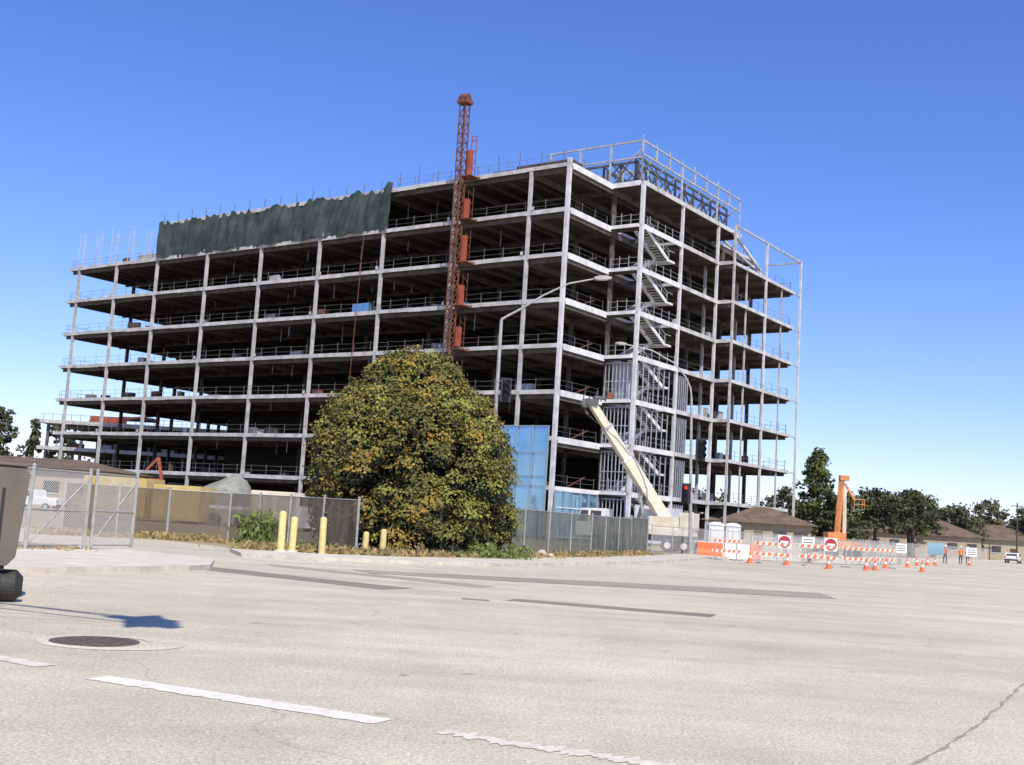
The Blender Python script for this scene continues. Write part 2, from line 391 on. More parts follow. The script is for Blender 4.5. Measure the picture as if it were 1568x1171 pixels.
def frame(p,q,zlev,step,k='steel',diag=True,w=.16):
    a=Vector(p);b2=Vector(q);L=(b2-a).length;n=max(1,round(L/step))
    for z in zlev: rf.beam(W(a.x,a.y,z),W(b2.x,b2.y,z),w,w*1.1,k)
    for i in range(n+1):
        c=a+(b2-a)*i/n; rf.beam(W(c.x,c.y,zlev[0]),W(c.x,c.y,zlev[-1]),w,w,k)
        if i<n and diag:
            d=a+(b2-a)*(i+1)/n
            rf.beam(W(c.x,c.y,zlev[0]),W(d.x,d.y,zlev[1]),w*.6,w*.6,k)
            if i%2: rf.beam(W(d.x,d.y,zlev[0]),W(c.x,c.y,zlev[1]),w*.6,w*.6,k)
frame((-3.3,8.1),(-3.3,31.5),[Z[9]+2.9,Z[9]+4.3],2.9,'steel',False,.15)
for i in range(9):
    t_=8.1+i*2.9; rf.beam(W(-3.3,t_,Z[9]+4.3),W(-3.3,t_,Z[9]+4.9),.08,.08,'steel')
    rf.beam(W(-3.3,t_,Z[9]+3.5),W(-1.9,t_,Z[9]+2.4),.12,.12,'steel')
    rf.beam(W(-1.9,t_,Z[9]+2.4),W(-.4,t_,Z[9]+.3),.12,.12,'steel_d')
frame((-1.9,9.3),(-1.9,31),[Z[9]+.5,Z[9]+2.4,Z[9]+3.2],2.2,'steel_d',True,.2)
frame((-.4,9.3),(-.4,31),[Z[9]+.3,Z[9]+2.2],3.1,'steel',True,.18)
frame((1.4,9.3),(1.4,31),[Z[9]+.3,Z[9]+2.0],2.6,'steel_d',True,.2)
frame((-3.3,8.1),(7.8,8.1),[Z[9]+2.6,Z[9]+4.3],3.7,'steel',False,.15)
for s_ in(-3.3,.4,4.1,7.8): 
    rf.beam(W(s_,8.1,Z[9]),W(s_,8.1,Z[9]+4.3),.17,.17,'steel')
    rf.beam(W(s_,8.1,Z[9]+2.6),W(s_-1.2,10.5,Z[9]+.2),.12,.12,'steel_d')
frame((-2.2,9.3),(8,9.3),[Z[9]+.5,Z[9]+2.6],2.0,'steel_d',True,.2)
frame((-2.2,11.3),(8,11.3),[Z[9]+.3,Z[9]+2.2],1.7,'steel',True,.16)
for t_ in(8.1,16.8,25.5,31.5): rf.beam(W(-3.3,t_,Z[9]),W(-3.3,t_,Z[9]+3),.17,.17,'steel')
rf.obj('roof_screen_framing',bld)
sm=MB()
for i in range(110):
    k=random.choice([2,3,4,5,6,7,8]); s_=random.uniform(1,76); t_=random.uniform(.9,3.6)
    d=(random.uniform(.3,2.2),random.uniform(.3,1.0),random.uniform(.15,1.1))
    sm.box(W(s_,t_,Z[k]+d[2]/2+.01),d,random.choice(['steel','rail','column','deck','rail','beam','rust']),RZA+random.uniform(-.3,.3))
for i in range(26):
    k=random.choice([2,3,4,5,6,7]); t_=random.uniform(17,42)
    d=(random.uniform(.3,.8),random.uniform(.3,1.6),random.uniform(.2,1.3))
    sm.box(W(random.uniform(-3,-1),t_,Z[k]+d[2]/2+.01),d,random.choice(['steel','rail','column','rust']),RZA)
sm.box(W(26.5,.9,Z[6]+.6),(2.4,.5,1.1),'glass',RZA)
sm.box(W(3.5,1.6,Z[9]+.35),(6.5,2,.6),'bark',RZA); sm.box(W(8.2,1.3,Z[9]+.25),(3,1.4,.4),'bark',RZA)
sm.box(W(64,2,Z[8]+.6),(5,2,.9),'column',RZA); sm.box(W(66,3,Z[8]+1.3),(3,1.4,.4),'steel',RZA)
for k in range(2,8):
    sm.beam(W(1.2,4,Z[k]),W(1.2,7.6,Z[k]+1.3),.06,.1,'rust')
for i in range(40):
    k=random.choice([3,4,5,6,7,8,9]); s_=random.uniform(1,58); t_=random.uniform(.5,5)
    sm.cyl(W(s_,t_,Z[k]-.6),W(s_,t_,Z[k]-random.uniform(1.2,2.6)),.03,.03,'steel',4)
sm.obj('stored_materials',bld)
# ------------------------------------------------------------ green netting (tarp)
tp=MB(); nx,nz=240,16; vs=[];
kn=RNG.uniform(-1,1,60)
for i in range(nx+1):
    s_=22.3+(60.6-22.3)*i/nx
    rag=float(np.interp(s_,np.linspace(22,61,60),kn))
    top=Z[9]+.05+.42*rag+.12*sin(s_*6.1)-.25*abs(sin(s_*.335))
    if s_<25: top+=(25-s_)*.28
    bot=Z[8]-.1+.12*sin(s_*2.3)+.1*rag
    for j in range(nz+1):
        f=j/nz; z=bot+(top-bot)*f
        t_=-.42-.16*rag*(1-f*.6)-.14*sin(s_*.95+f*1.6)-.06*sin(s_*4.2+f*5)*(f)-.05*sin(s_*7+z*2.2)-.18*sin(pi*f)*(.5+.5*sin(s_*1.34))
        vs.append(W(s_,t_,z))
tp.add(vs,[(i*(nz+1)+j,(i+1)*(nz+1)+j,(i+1)*(nz+1)+j+1,i*(nz+1)+j+1) for i in range(nx) for j in range(nz)],'tarp')
vs=[]
for i in range(31):
    t_=-.5+i*.45; top=Z[9]+.1-.05*i+.2*sin(i*.9)
    for j in range(9):
        vs.append(W(60.6+.25*sin(i*1.1+j*.6),t_,Z[8]+.1+(top-Z[8])*j/8))
tp.add(vs,[(i*9+j,(i+1)*9+j,(i+1)*9+j+1,i*9+j+1) for i in range(30) for j in range(8)],'tarp')
tp.obj('green_netting_tarp',None,W(42,0,34),smooth=True)
# ------------------------------------------------------------ hoist
ho=MB(); hs,ht=11.9,-1.9; ztop=43.4; hw=.36
for a in(-hw,hw):
    for b_ in(-hw,hw): ho.beam(W(hs+a,ht+b_,.1),W(hs+a,ht+b_,ztop),.10,.10,'rust')
z=.2;i=0
while z<ztop-1:
    for b_ in(-hw,hw):
        ho.beam(W(hs-hw,ht+b_,z),W(hs+hw,ht+b_,z),.07,.07,'rust')
        if i%2: ho.beam(W(hs-hw,ht+b_,z),W(hs+hw,ht+b_,z+.95),.055,.055,'rust')
        else: ho.beam(W(hs+hw,ht+b_,z),W(hs-hw,ht+b_,z+.95),.055,.055,'rust')
    for a in(-hw,hw):
        ho.beam(W(hs+a,ht-hw,z),W(hs+a,ht+hw,z),.07,.07,'rust')
        ho.beam(W(hs+a,ht-hw,z),W(hs+a,ht+hw,z+.95),.055,.055,'rust')
    z+=.95;i+=1
ho.box(W(hs,ht,ztop),(1.2,1.2,.4),'rust',RZA); ho.box(W(hs+.1,ht,ztop+.5),(.7,.7,.5),'rust',RZA)
ho.cyl(W(hs-.45,ht,ztop+.4),W(hs+.55,ht,ztop+.4),.45,.45,'rust',10)
for k in range(4,10):
    z=Z[k]
    ho.box(W(hs-.72,ht+.5,z+.7+.2*(k%2)),(.30,.6,2.9 if k in(9,7) else 2.0),'redpaint',RZA)
    ho.box(W(hs-.6,ht+.7,z-.4),(1.6,1.5,.08),'rust',RZA)
    ho.beam(W(hs,ht+.4,z-.2),W(hs-1.6,0,z-.2),.08,.08,'rust'); ho.beam(W(hs,ht+.4,z-.2),W(hs+1.0,0,z-.2),.08,.08,'rust')
    for q in(-.5,.1): ho.beam(W(hs-.62+q,ht+.9,z-.5),W(hs-.62+q,ht+.9,z+3.0),.045,.045,'rust')
    for q in(.3,1.2,2.1): ho.beam(W(hs-1.1,ht+.9,z+q),W(hs-.5,ht+.9,z+q+.6),.04,.04,'rust')
for q in(-1.35,-.75): ho.beam(W(hs+q,ht+.6,Z[9]+.3),W(hs+q,ht+.6,Z[9]+3.8),.07,.07,'redpaint')
for zz in(1,2.2,3.4,3.8): ho.beam(W(hs-1.35,ht+.6,Z[9]+zz),W(hs-.7,ht+.6,Z[9]+zz),.06,.06,'redpaint')
ho.cyl(W(26.6,-.5,3),W(25.7,-.5,Z[8]),.04,.04,'rust',5)
ho.obj('construction_hoist',None,W(hs,ht))
# ------------------------------------------------------------ ground
g=MB(); g.add([(-3000,-600,0),(3000,-600,0),(3000,5000,0),(-3000,5000,0)],[(0,1,2,3)],'dirt'); g.obj('ground')
rc=[(-7.6,34.6),(-5.6,35.2),(-2.5,36.6),(-.15,38.8),(3.2,45.5),(7.1,54.6),(10.3,64),(13.2,73.4),(22,90),(40,120),(90,200),(200,375)]
a=MB(); poly=[(-80,-135),(-9,21.3),(-6.6,27),(-7.2,29.8),(-10.3,32.5),(-24,44),(-22,52),(-14.5,46.5),(-9,41)]+rc+[(400,375),(400,-135)]
a.add([(x,y,.004) for x,y in poly],[tuple(range(len(poly)))],'asphalt'); a.obj('road')
sw=MB(); bk=[(-8.6,37.5),(-6,37.8),(-3.8,39),(-2.2,41),(1,47.5),(4.8,56),(8,65.5),(11,75),(19.5,92),(37,122),(87,202),(197,377)]
sw.prism(rc+bk[::-1],0,.12,'walk','kerb')
sw.prism([(-9,21.3),(-6.8,26),(-6.6,27),(-7.2,29.8),(-8.6,31.2),(-10.3,32.5),(-12.5,29.5),(-14.5,24),(-33,-16),(-25.5,-15)],0,.12,'walk','kerb')
def strip(p,w,off,z0,z1,k,mb):
    for i in range(len(p)-1):
        A_=Vector(p[i]);B_=Vector(p[i+1]);d=(B_-A_).normalized();n=Vector((d.y,-d.x))
        q=[A_+n*off,B_+n*off,B_+n*(off+w),A_+n*(off+w)]
        mb.prism([tuple(x) for x in q],z0,z1,k)
strip(rc,.45,.02,.0,.016,'kerb',sw)
for i in range(3,9):
    A_=Vector(rc[i]);B_=Vector(rc[i+1]);A2=Vector(bk[i]);B2=Vector(bk[i+1]);n=max(2,int((B_-A_).length/1.6))
    for j in range(n):
        p=A_+(B_-A_)*j/n; q=A2+(B2-A2)*j/n; sw.beam((p.x,p.y,.122),(q.x,q.y,.122),.035,.006,'patch2')
sw.obj('sidewalk')
def sheet(name,pts,z,k):
    m_=MB(); vs=[]
    n=len(pts)
    for i in range(n):
        A_=Vector(pts[i]);B_=Vector(pts[(i+1)%n]);L=(B_-A_).length;q=max(1,int(L/.5)); nn=Vector((-(B_-A_).y,(B_-A_).x)).normalized()
        for j in range(q):
            p=A_+(B_-A_)*j/q+nn*random.uniform(-.06,.06); vs.append((p.x,p.y,z))
    m_.add(vs,[tuple(range(len(vs)))],k); return m_.obj(name,None,(pts[0][0],pts[0][1],0))
sheet('asphalt_patch',[(-6.9,28.2),(-7.4,27.2),(-2.3,23.6),(-1.8,24.6)],.008,'patch')
sheet('asphalt_patch',[(.35,23.3),(.1,22.6),(3.8,21.5),(4.1,22.3)],.008,'patch')
sheet('asphalt_patch',[(-6.2,31.5),(-5.8,30.2),(-.5,26.4),(-.1,27.3)],.008,'patch2')
sheet('asphalt_patch',[(-3.9,31.0),(-3.2,29.6),(8.9,31.1),(9.2,34.0),(2,32.6)],.012,'patch2')
sheet('asphalt_patch',[(-.7,22.6),(-.7,22.2),(-.2,22.15),(-.2,22.55)],.008,'patch')
def stripe(name,p0,p1,w,k,z=.009,rag=.03):
    p0=Vector(p0);p1=Vector(p1);d=(p1-p0);n=Vector((-d.y,d.x)).normalized();N=60;a_=[];b_=[]
    for i in range(N+1):
        c=p0+d*i/N; a_.append(tuple(c+n*(w/2+random.uniform(-rag,rag)*random.random()))); b_.append(tuple(c-n*(w/2+random.uniform(-rag,rag)*random.random())))
    m_=MB(); m_.add([(x,y,z) for x,y in a_+b_],[(i,i+1,N+2+i,N+1+i) for i in range(N)],k); m_.obj(name,None,(p0.x,p0.y,0))
stripe('road_marking',(-3.3,9.98),(-.78,8.72),.27,'paint')
stripe('road_marking',(-7.0,12.2),(-3.9,10.45),.22,'paint_worn')
stripe('road_marking',(-.35,8.45),(1.2,7.7),.18,'paint_worn',rag=.10)
stripe('road_marking',(60,128),(80,163),.2,'paint'); stripe('road_marking',(33,86),(46,108),.2,'paint')
stripe('road_marking',(24,64),(40,88),.18,'paint_worn')
m_=MB(); pts=[]; N=110; wob=0; 
for i in range(N+1):
    f=i/N; wob+=random.uniform(-.014,.014); wob*=.9
    pts.append((2.2+5.3*f+.12*sin(f*4)+wob,7.2+9.0*f))
for i in range(N):
    (x0,y0),(x1,y1)=pts[i],pts[i+1]; w0=.016+.009*sin(i*.9); w1=.016+.009*sin((i+1)*.9)
    m_.add([(x0-w0,y0,.007),(x0+w0,y0,.007),(x1+w1,y1,.007),(x1-w1,y1,.007)],[(0,1,2,3)],'tar')
m_.obj('tar_seam',None,(2.7,7.5,0))
mh=MB(); mx,my=-4.16,12.4
mh.cyl((mx,my,.0),(mx,my,.012),.45,.45,'iron',32); mh.cyl((mx,my,.0),(mx,my,.018),.37,.37,'iron',32)
for i in range(-3,4):
    for j in range(-3,4):
        if i*i+j*j<10: mh.box((mx+i*.1,my+j*.1,.02),(.05,.05,.012),'iron')
mh.obj('manhole_cover',None,(mx,my,0))
rg=MB(); n=36
vs=[(mx+.1+r*cos(2*pi*i/n)*(1.0+.25*(r>.6)*(cos(2*pi*i/n)>0)),my+r*sin(2*pi*i/n),.0085) for r in(.46,.66) for i in range(n)]
rg.add(vs,[(i,(i+1)%n,n+(i+1)%n,n+i) for i in range(n)],'collar'); rg.obj('manhole_collar_patch',None,(mx,my,0))
# ------------------------------------------------------------ fences
def fence(name,pts,h,km,step=3.0,base=0.0,rails=(1.0,),pr=.04,kp='pole',brace=False):
    e_=empty(name,(*pts[0],0)); p_=MB(); vs=[];fs=[];uvs=[];u=0
    for i in range(len(pts)-1):
        A_=Vector(pts[i]);B_=Vector(pts[i+1]);L=(B_-A_).length;n=max(1,round(L/step))
        for j in range(n+(1 if i==len(pts)-2 else 0)):
            c=A_+(B_-A_)*j/n; lx=random.uniform(-.02,.02); p_.cyl((c.x,c.y,base),(c.x+lx,c.y,base+h+.08),pr,pr,kp,7); p_.cyl((c.x+lx,c.y,base+h+.08),(c.x+lx,c.y,base+h+.13),pr*1.3,.01,kp,7)
            if brace and j<n:
                d=A_+(B_-A_)*(j+1)/n; p_.cyl((c.x,c.y,base+.1),(d.x,d.y,base+h-.1),.02,.02,kp,5)
        for r in rails: p_.cyl((A_.x,A_.y,base+h*r),(B_.x,B_.y,base+h*r),.022,.022,kp,6)
        N_=max(2,int(L/.7))
        for j in range(N_):
            a_=A_+(B_-A_)*j/N_;b_=A_+(B_-A_)*(j+1)/N_
            nn=Vector((-(B_-A_).y,(B_-A_).x)).normalized()
            def wv(q): return nn*(.035*sin(q*1.9)+.02*sin(q*4.7))
            ua=u+L*j/N_;ub=u+L*(j+1)/N_; a2=a_+wv(ua);b2=b_+wv(ub)
            o=len(vs); vs+=[(a2.x,a2.y,base+.04),(b2.x,b2.y,base+.04),(b_.x,b_.y,base+h-.02*abs(sin(ub))),(a_.x,a_.y,base+h-.02*abs(sin(ua)))]
            fs.append((o,o+1,o+2,o+3)); uvs+=[(ua,0),(ub,0),(ub,h),(ua,h)]
        u+=L
    p_.obj('posts_and_rails',e_)
    me=bpy.data.meshes.new('mesh_panel'); me.from_pydata(vs,[],fs); ul=me.uv_layers.new(name='UVMap')
    for i,x in enumerate(uvs): ul.data[i].uv=x
    me.materials.append(M[km]); ob=bpy.data.objects.new('mesh_panel',me); scene.collection.objects.link(ob)
    ob.parent=e_; ob.matrix_parent_inverse=Matrix.Translation(-e_.location); return e_
fence('chain_link_fence',[(-14.5,23),(-11.7,29.1),(-10.9,30.9)],2.0,'chain',2.2,.1,(1.0,.5,.06),.05,brace=True)
fence('chain_link_gate',[(-10.75,31.0),(-10.2,32.6)],1.95,'chain',1.7,.15,(1.0,.5,.04),.045,brace=True)
fence('slatted_fence',[(-16.5,44.2),(-13.4,47.2),(-11,47.4)],1.95,'brownfab',2.0,0,(1.0,),.055)
fence('slatted_fence',[(-11,47.4),(-8.2,45.2),(-5.3,43)],1.95,'brownfab',1.8,0,(1.0,),.05)
fence('screened_fence',[(-3,51),(1.0,54.6),(4.7,62.6),(7.6,70)],2.1,'greenfab',2.9,0,(1.0,),.04)
fence('screened_fence',[(7.6,70),(8.9,72.5),(6,80)],2.2,'greenfab',2.9,0,(1.0,),.04)
fence('temporary_fence',[(9.6,76),(14.8,84),(23,94),(36,115),(50,138),(70,170)],1.8,'chain',3.0,0,(1.0,.5,.05),.03)
fence('temporary_fence',[(15.5,73.5),(23,77.5),(31,92)],1.6,'chain',2.4,0,(1.0,.05),.03)
for (x,y,h) in((-7.0,37.5,1.28),(-6.72,37.9,1.12),(-6.0,39.5,1.28),(-5.0,43.2,.82),(-4.35,43.1,.95)):
    b_=MB(); bz=.12 if y<38 else 0; lx=random.uniform(-.02,.02)
    b_.cyl((x,y,bz),(x+lx,y,bz+h-.06),.115,.115,'yellow',14); b_.cyl((x+lx,y,bz+h-.06),(x+lx,y,bz+h),.115,.06,'yellow',14)
    b_.cyl((x,y,bz),(x,y,bz+.06),.2,.17,'kerb',14); b_.obj('bollard',None,(x,y,0))
# ------------------------------------------------------------ foliage
def leaves(P,Nn,size,jit,stretch=1.0):
    n=len(P); nr=Nn+RNG.normal(0,jit,(n,3)); nr/=np.linalg.norm(nr,axis=1)[:,None]+1e-9
    r=RNG.normal(0,1,(n,3)); u=np.cross(nr,r); u/=np.linalg.norm(u,axis=1)[:,None]+1e-9; v=np.cross(nr,u)
    sz=size*RNG.uniform(.6,1.35,(n,1)); u=u*sz*stretch; v=v*sz
    V=np.stack([P-u*.5,P+v*.35-u*.05,P+u*.6,P-v*.35],1).reshape(-1,3); return V
def cloud_obj(name,Vs,mi,mats,parent,org=(0,0,0)):
    V=np.concatenate(Vs); n=len(V)//4; me=bpy.data.meshes.new(name)
    me.vertices.add(len(V)); me.vertices.foreach_set('co',V.astype(np.float32).ravel())
    me.loops.add(n*4); me.loops.foreach_set('vertex_index',np.arange(n*4,dtype=np.int32))
    me.polygons.add(n); me.polygons.foreach_set('loop_start',np.arange(0,n*4,4,dtype=np.int32)); me.polygons.foreach_set('loop_total',np.full(n,4,dtype=np.int32))
    for k in mats: me.materials.append(M[k])
    me.polygons.foreach_set('material_index',np.concatenate(mi).astype(np.int32)); me.update(calc_edges=True); me.validate()
    ob=bpy.data.objects.new(name,me); scene.collection.objects.link(ob)
    ob.parent=parent; ob.matrix_parent_inverse=Matrix.Translation(-parent.location); return ob
def clump(c,r,n,size,jit=.45,up=.0,flat=1.0):
    d=RNG.normal(0,1,(n,3)); d/=np.linalg.norm(d,axis=1)[:,None]; rad=r*RNG.uniform(.55,1.08,(n,1))
    P=np.array(c)+d*rad*np.array([1,1,flat]); nn=d+np.array([0,0,up]); return leaves(P,nn,size,jit)
bc=np.array([-3.95,47.6,0]); e_=empty('large_bush',tuple(bc)); H=8.2
def brad(zf):
    return 4.0*max(0.02,(1-max(0,(zf-.34)/.68)**1.65))**.66*(0.92+.08*min(1,zf/.25))
Vs=[];mi=[]
def surf(zf,th,k=1.0):
    R=brad(zf)*(1+.05*sin(3*th+zf*5)+.045*sin(5*th-zf*9+1))*k
    return np.array([R*cos(th),R*sin(th),.1+zf*H])
nL=250
for i in range(nL):
    f=(i+.5)/nL; zf=.03+.92*f**.92; th=i*2.39996+RNG.normal(0,.3)
    lr=RNG.uniform(.42,1.12)*(1 if zf<.75 else .78)
    c=surf(zf,th); hr=np.hypot(c[0],c[1])+1e-6; sc=(hr-lr*.66)/hr*RNG.uniform(.90,1.05); c=bc+np.array([c[0]*sc,c[1]*sc,c[2]-lr*.3*(zf>.7)])
    per=int(350*(lr/.7)**2)
    out=np.array([cos(th),sin(th),.5+zf*.8]); out/=np.linalg.norm(out)
    d=RNG.normal(0,1,(per,3))+out*.75; d/=np.linalg.norm(d,axis=1)[:,None]
    rad=lr*(1+.18*np.sin(d[:,0:1]*6+i)+.12*np.sin(d[:,2:3]*9+i*2)+.1*np.sin(d[:,1:2]*8+i*3))*RNG.uniform(.76,1.07,(per,1))
    P=c+d*rad*np.array([1,1,.8]); P[:,2]=np.maximum(P[:,2],.05)
    Vs.append(leaves(P,d+np.array([0,0,.25]),.125,.40))
    xr=(c[0]-bc[0])/4.0; q=RNG.uniform()
    if xr>.40: base=2 if q<.6 else (1 if q<.85 else 0)  # right-hand lobes lean yellow-green: sunlit side put into leaf colour
    elif zf>.2: base=0 if q<.50 else (1 if q<.88 else 2)
    else: base=1 if q<.65 else 0
    m=np.full(per,base); m[RNG.uniform(size=per)<.22]=1; m[(d@out)<.05]=3; m[(d[:,2]<-.25)]=3; m[RNG.uniform(size=per)<.07]=3; mi.append(m)  # lobe undersides and inner faces go dark: shade put into leaf colour
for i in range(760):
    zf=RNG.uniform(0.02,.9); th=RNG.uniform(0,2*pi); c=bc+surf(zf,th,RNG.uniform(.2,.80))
    Vs.append(clump(c,.5,30,.2,.8)); mi.append(np.full(30,3))  # all-dark inner leaves: shade inside the crown painted in
for i in range(420):
    zf=RNG.uniform(0.05,1.0); th=RNG.uniform(0,2*pi); c=bc+surf(min(zf,.975),th,RNG.uniform(.94,1.04)); 
    Vs.append(clump(c,.17,14,.12,.6,.2)); mi.append(np.full(14,int(RNG.choice([0,1,1,2]))))
cloud_obj('foliage',Vs,mi,['lf_och','lf_olv','lf_gry','lf_drk'],e_)
tr=MB()
for i in range(9):
    th=i*.7; r=RNG.uniform(1.2,2.6); tr.tube([(bc[0]+.2*cos(th),bc[1]+.2*sin(th),0),(bc[0]+r*.4*cos(th),bc[1]+r*.4*sin(th),2.2),(bc[0]+r*cos(th),bc[1]+r*sin(th),4.8)],.16,.04,'bark',7)
tr.obj('trunk',e_)
def tree(name,x,y,h,w,kind='round',mats=('lf_pine','lf_drk'),trunk=.3,n=90,lf=.35,per=40,seed=0):
    e_=empty(name,(x,y,0)); R=np.random.default_rng(seed+int(x*13+y*7)%999)
    tr=MB(); Vs=[];mi=[]; tr.tube([(x,y,0),(x+R.uniform(-.3,.3),y,h*.35),(x+R.uniform(-.4,.4),y,h*.85)],h*.028+.08,.05,'bark',8)
    for i in range(n):
        f=R.uniform(0,1); th=R.uniform(0,2*pi)
        if kind=='poplar': zf=.10+.88*f; rr=w/2*(sin(pi*min(1,zf*.92+.12))**.6)*R.uniform(.3,.95); cr=w*.16
        elif kind=='umbrella': zf=trunk+(1-trunk)*f**.8*.93; rr=w/2*sqrt(max(.02,1-((f-.3)/.75)**2))*R.uniform(.25,1); cr=w*.12
        elif kind=='cone': zf=.15+.85*f; rr=w/2*(1-f)**.8*R.uniform(.3,1)+.1; cr=w*.13
        else: zf=trunk+(1-trunk)*f*.95; rr=w/2*sqrt(max(.03,1-((f-.45)/.58)**2))*R.uniform(.3,1.05); cr=w*.13
        lump=1+.2*sin(2*th+f*6+seed)+.12*sin(5*th+f*9)
        c=(x+rr*lump*cos(th),y+rr*lump*sin(th),h*zf*.97)
        V=clump(c,cr*R.uniform(.6,1.25),per,lf,.6,.3,.7); Vs.append(V); mi.append(np.full(per,0 if R.uniform()<.7 else 1))
        if i%7==0 and kind!='poplar': tr.tube([(x,y,h*max(.15,zf*.55)),((x+c[0])/2,(y+c[1])/2,h*zf*.8),c],.09,.03,'bark',5)
    tr.obj('trunk',e_); cloud_obj('foliage',Vs,mi,list(mats),e_)
tree('poplar_tree',39.9,150,13.9,5.2,'poplar',('lf_pop','lf_pine'),n=150,lf=.4,per=50)
tree('broadleaf_tree',35.4,150,8.2,5,'round',('lf_euc','lf_pine'),.3,50,.4)
tree('broadleaf_tree',43.2,148,8.0,6,'round',('lf_pine','lf_pop'),.25,70,.4,seed=3)
tree('pine_tree',47.4,150,8.9,7.5,'umbrella',('lf_pine','lf_drk'),.4,80,.4,seed=1)
tree('pine_tree',53.0,152,8.7,7.5,'umbrella',('lf_pine','lf_drk'),.45,80,.4,seed=2)
tree('pine_tree',57,165,9.8,8,'umbrella',('lf_pine','lf_drk'),.35,80,.45,seed=5)
tree('broadleaf_tree',72.5,190,8.9,9,'round',('lf_euc','lf_pine'),.25,80,.5,seed=6)
tree('broadleaf_tree',84.5,205,10.5,9,'round',('lf_euc','lf_pine'),.3,60,.5,seed=7)
tree('broadleaf_tree',90,200,8.5,8,'round',('lf_pine','lf_drk'),.3,60,.5,seed=8)
tree('pine_tree',98,215,11,9,'umbrella',('lf_pine','lf_drk'),.4,70,.5,seed=9)
tree('broadleaf_tree',66,185,7.0,8,'round',('lf_pine','lf_euc'),.2,50,.5,seed=11)
tree('conifer_tree',-104,240,19.5,8,'round',('lf_pine','lf_drk'),.3,90,.6,seed=12)
tree('conifer_tree',-97,240,16.5,6,'cone',('lf_pine','lf_euc'),.3,70,.6,seed=13)
tree('conifer_tree',-94,246,17,6,'round',('lf_pine','lf_drk'),.3,70,.6,seed=14)
tree('conifer_tree',-112,250,22,8,'round',('lf_euc','lf_drk'),.3,90,.6,seed=15)
e_=empty('distant_trees',(60,300,0)); Vs=[];mi=[]
for i in range(900):
    x=RNG.uniform(20,190); y=250+RNG.uniform(0,40)+ (x-30)*.3; hh=6+3.5*abs(sin(x*.11))+2*abs(sin(x*.31+2))
    z=RNG.uniform(.5,hh); Vs.append(clump((x,y,z),RNG.uniform(1.0,2.2),26,.9,.6,.3)); mi.append(np.full(26,int(RNG.uniform()<.4)))
for i in range(220):
    x=RNG.uniform(-170,-70); y=300+RNG.uniform(0,30); hh=9+4*abs(sin(x*.13))
    Vs.append(clump((x,y,RNG.uniform(.5,hh)),RNG.uniform(1.2,2.6),26,1.0,.6,.3)); mi.append(np.full(26,int(RNG.uniform()<.4)))
cloud_obj('foliage',Vs,mi,['lf_pine','lf_euc'],e_)
def weeds(name,pts,n,hmax,k,spread=.5,sz=.1):
    e_=empty(name,(*pts[0],0))
    P=[];N_=[]
    for i in range(n):
        j=random.randrange(len(pts)-1); f=random.random(); a_=pts[j];b_=pts[j+1]
        q=.5+.5*sin(f*9+j*3); P.append((a_[0]+(b_[0]-a_[0])*f+random.gauss(0,spread),a_[1]+(b_[1]-a_[1])*f+random.gauss(0,spread),random.random()**1.8*hmax*(.35+.65*q))); N_.append((random.gauss(0,1),random.gauss(0,1),.3))
    cloud_obj('foliage',[leaves(np.array(P),np.array(N_),sz,.3,1.6)],[np.zeros(n)],[k],e_)
weeds('weeds',[(-9.9,45.6),(-8.9,44.9)],1100,1.35,'lf_weed',.25,.14)
weeds('weeds',[(-8.0,44.4),(-5.5,42.6),(-2,42.8),(1,44.5)],900,.35,'lf_weed',.25,.12)
weeds('dry_grass',[(-8.5,41),(-5,41.2),(-2.6,42.5),(1.0,49),(4.6,58.5),(8,68.5)],14000,.28,'grass',.6,.12)
weeds('dry_grass',[(-16,26),(-12.2,29),(-11.3,31)],2500,.2,'grass',.5,.09)
weeds('dry_grass',[(-17,43.4),(-13.2,46.2),(-11,46.4)],2500,.3,'grass',.4,.1)
weeds('weeds',[(-.8,43.6),(.9,46.5)],700,.6,'lf_weed',.3,.13)
rk=MB(); 
for (x,y,r) in((.1,45,.22),(1.7,50.8,.3),(2.1,50.5,.2)):
    rk.cyl((x,y,0),(x+.03,y,r*.9),r,r*.7,'kerb',7); rk.cyl((x+.03,y,r*.9),(x+.05,y,r*1.3),r*.7,r*.25,'kerb',7)
rk.obj('rock',None,(1.7,50.8,0))
